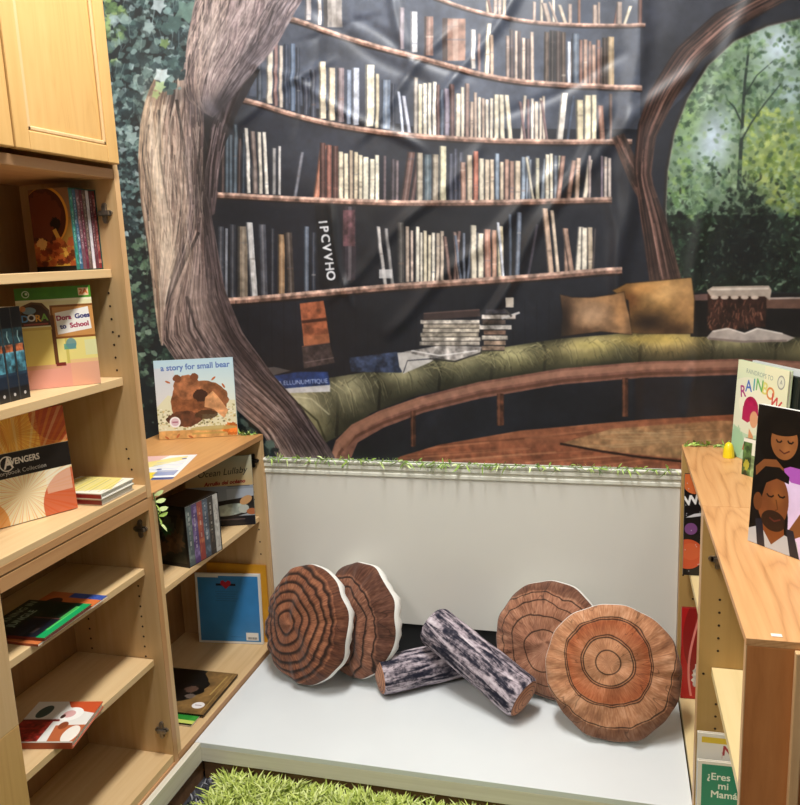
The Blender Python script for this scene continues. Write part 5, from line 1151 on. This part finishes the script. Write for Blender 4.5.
c.ell(.34, .54, .15, .14, '#a81e4c', tex=n, amp=.2); c.poly([(.18, .54), (.48, .48), (.5, .6), (.3, .72), (.18, .7)], '#b02452'); c.ell(.42, .66, .08, .1, '#d9a078'); c.poly([(.34, .78), (.44, .86), (.42, 1.0), (.34, .98)], '#cf9468'); c.poly([(.28, .92), (.44, .98), (.42, 1.08), (.24, 1.06)], '#b8263a')
c.poly([(.3, 1.04), (.56, 1.0), (.6, A), (.34, A)], '#ece8dc', .9); c.ell(.1, 1.0, .14, .2, '#8fbf98', .6, wob=.4); c.ell(.7, .95, .2, .25, '#bcd8b8', .5)
book('picture_book', (1.632, -.128, .8497), -67, w, h, .011, c, 'pale green picture book with rainbow lettering, standing on the far right oak top', spine='#c4d4b0', lean=3, pages=PAGESW)
c = paper(.28, .29, '#d4d8d6'); A = .29 / .28; c.rect(0, .42, 1, A, '#7c8482', c2='#5a6260'); c.ell(.6, .25, .1, .06, '#9aa09c'); c.poly([(0, .5), (.6, .3), (1, .5), (1, .6), (0, .7)], '#8c9492', .8)
book('picture_book', (1.672, -.124, .8497), -66, .28, .292, .012, c, 'grey picture book standing behind the rainbow-lettered one', spine='#c8ccca', lean=3)
for k, (dx, lb) in enumerate(((0.0, 'thin black paperback between the rainbow-lettered and grey picture books, nearer one'), (.0065, 'thin black paperback between the rainbow-lettered and grey picture books, farther one'))):
    book('paperback', (1.651 + dx, -.134 + dx * .3, .8497), -66.5, .255 + k * .012, .278, .0055, '#1c221e', lb, group='thin black paperbacks on the right', spine='#181c1a', lean=3, hard=False, pages=flat('#4a5048'))
w, h = .15, .105; A = h / w; c = paper(w, h, '#dfe0cc'); n = vnoise(c.H, c.W, 30, 9)
c.rect(0, 0, 1, A * .1, '#e6e4d8'); c.rect(0, A * .1, .2, A, '#4f6a3a', tex=n, amp=.8); c.ell(.1, .5, .06, .1, '#c2b43a', .8, wob=.5); c.ell(.08, .7, .05, .08, '#26301c', .9); c.ell(.1, .86, .04, .06, '#d8dcc8'); c.rect(.2, .3, 1, A, '#8aa070', tex=n, amp=.5)
book('picture_book', (1.632, -.352, .8497), -52, w, .105, .010, c, 'small green and white picture book tucked behind the black-covered one', spine='#5a6a3c', lean=3)
ym = plain('yellow_vinyl', '#e6cf1c', rough=.35)
ye = empty('rounded_toy', (1.640, -.158, .8497), None, 'small bright yellow rounded object at the foot of the rainbow-lettered book', 'toy')
m = MB(); ns, nr_ = 24, 12
for i in range(nr_ + 1):
    ph = math.pi / 2 * i / nr_; 
    for j in range(ns):
        t = 2 * math.pi * j / ns; m.v.append((1.622 + .021 * math.cos(ph) ** .7 * math.cos(t) * .8, -.164 + .021 * math.cos(ph) ** .7 * math.sin(t), .850 + .046 * math.sin(ph)))
for i in range(nr_):
    for j in range(ns): k = (j + 1) % ns; m.f.append((i * ns + j, i * ns + k, (i + 1) * ns + k, (i + 1) * ns + j)); m.m.append(0)
m.build('body', ym, ye, ye.location, smooth=True)
w, h = .25, .305; A = h / w; c = paper(w, h, '#0d0b0a', 420); n = vnoise(c.H, c.W, 50, 3)
c.rect(0, 0, 1, A, '#100d0c', tex=n, amp=.3)
c.ell(.26, .26, .24, .26, '#070505'); c.ell(.28, .27, .13, .16, '#8a552e', tex=n, amp=.12); c.ell(.27, .14, .19, .09, '#070505', .95, rot=-8); c.soft(.31, .33, .06, .07, '#a36a3c', .6)
c.poly([(.02, .54), (.1, .46), (.22, .44), (.3, .5), (.3, .56), (.1, .56), (.03, .62)], '#7c4a28')
c.poly([(.30, .56), (.4, .5), (.6, .54), (.8, .6), (.9, A), (.4, A), (.38, .9)], '#d9c4e6', tex=n, amp=.06); c.poly([(.30, .5), (.36, .47), (.5, .47), (.58, .54), (.5, .6), (.38, .6), (.32, .56)], '#a856b4'); c.poly([(.5, .82), (.62, .76), (.7, .9), (.46, 1.06), (.4, 1.0)], '#80502c')
c.poly([(.14, .96), (.34, .96), (.38, 1.18), (.12, 1.18)], '#7a431f'); c.poly([(.0, 1.1), (.12, 1.04), (.24, 1.18), (.36, 1.06), (.48, 1.08), (.52, A), (0, A)], '#b9babc'); c.poly([(.06, 1.0), (.13, .98), (.18, A), (.1, A)], '#22222c'); c.poly([(.37, 1.0), (.44, 1.0), (.52, A), (.43, A)], '#22222c')
c.ell(.22, .80, .155, .24, '#7a4626', tex=n, amp=.12); c.soft(.26, .76, .07, .1, '#96602f', .6); c.poly([(.05, .78), (.05, .6), (.12, .52), (.26, .5), (.36, .56), (.36, .62), (.24, .6), (.14, .66), (.1, .82)], '#100c0b'); c.ell(.24, .97, .12, .09, '#2a1a12', .9); c.ell(.07, .84, .045, .08, '#6d3e20')
for ex, ey, k in ((.19, .75, 1), (.30, .73, 1), (.23, .27, .8), (.34, .26, .8)): c.line([(ex - .035 * k, ey), (ex - .015 * k, ey + .018), (ex + .015 * k, ey + .018), (ex + .035 * k, ey)], .014, '#1c0f0a')
c.line([(.2, .95), (.25, .97), (.31, .94)], .014, '#5a2a20'); c.line([(.24, .35), (.29, .375), (.34, .345)], .013, '#5a2a1c'); c.line([(.25, .78), (.275, .86), (.25, .875)], .012, '#5f3519')
book('picture_book', (1.569, -.893, .8497), -50, w, h, .012, c, 'black-covered picture book with a man and a lilac-shirted child, nearest on the right oak top', spine='#e6e4de', back='#e6e4de', lean=3, pages=PAGESW)

# ------------------------------------------------------------------ light: fluorescent ceiling fixtures
def ceiling_light(x, y, p, c=(1.0, .985, .96)):
    l = bpy.data.lights.new('ceiling_light', 'AREA'); l.shape = 'RECTANGLE'; l.size = .3; l.size_y = 1.2; l.energy = p; l.color = c
    ob = bpy.data.objects.new('ceiling_light', l); ob.location = (x, y, CE - .02); COL.objects.link(ob)
for x, y, p in ((.74, -1.2, 92), (2.4, -1.3, 5), (-.05, -3.3, 40), (2.2, -3.7, 8)): ceiling_light(x, y, p)
wd = bpy.data.worlds.new('world'); sc.world = wd; wd.use_nodes = True
wd.node_tree.nodes['Background'].inputs[0].default_value = (.5, .5, .5, 1); wd.node_tree.nodes['Background'].inputs[1].default_value = .2
sc.view_settings.view_transform = 'Standard'; sc.view_settings.look = 'None'; sc.view_settings.gamma = 1.0; sc.view_settings.use_curve_mapping = False
sc.view_settings.exposure = 0.0
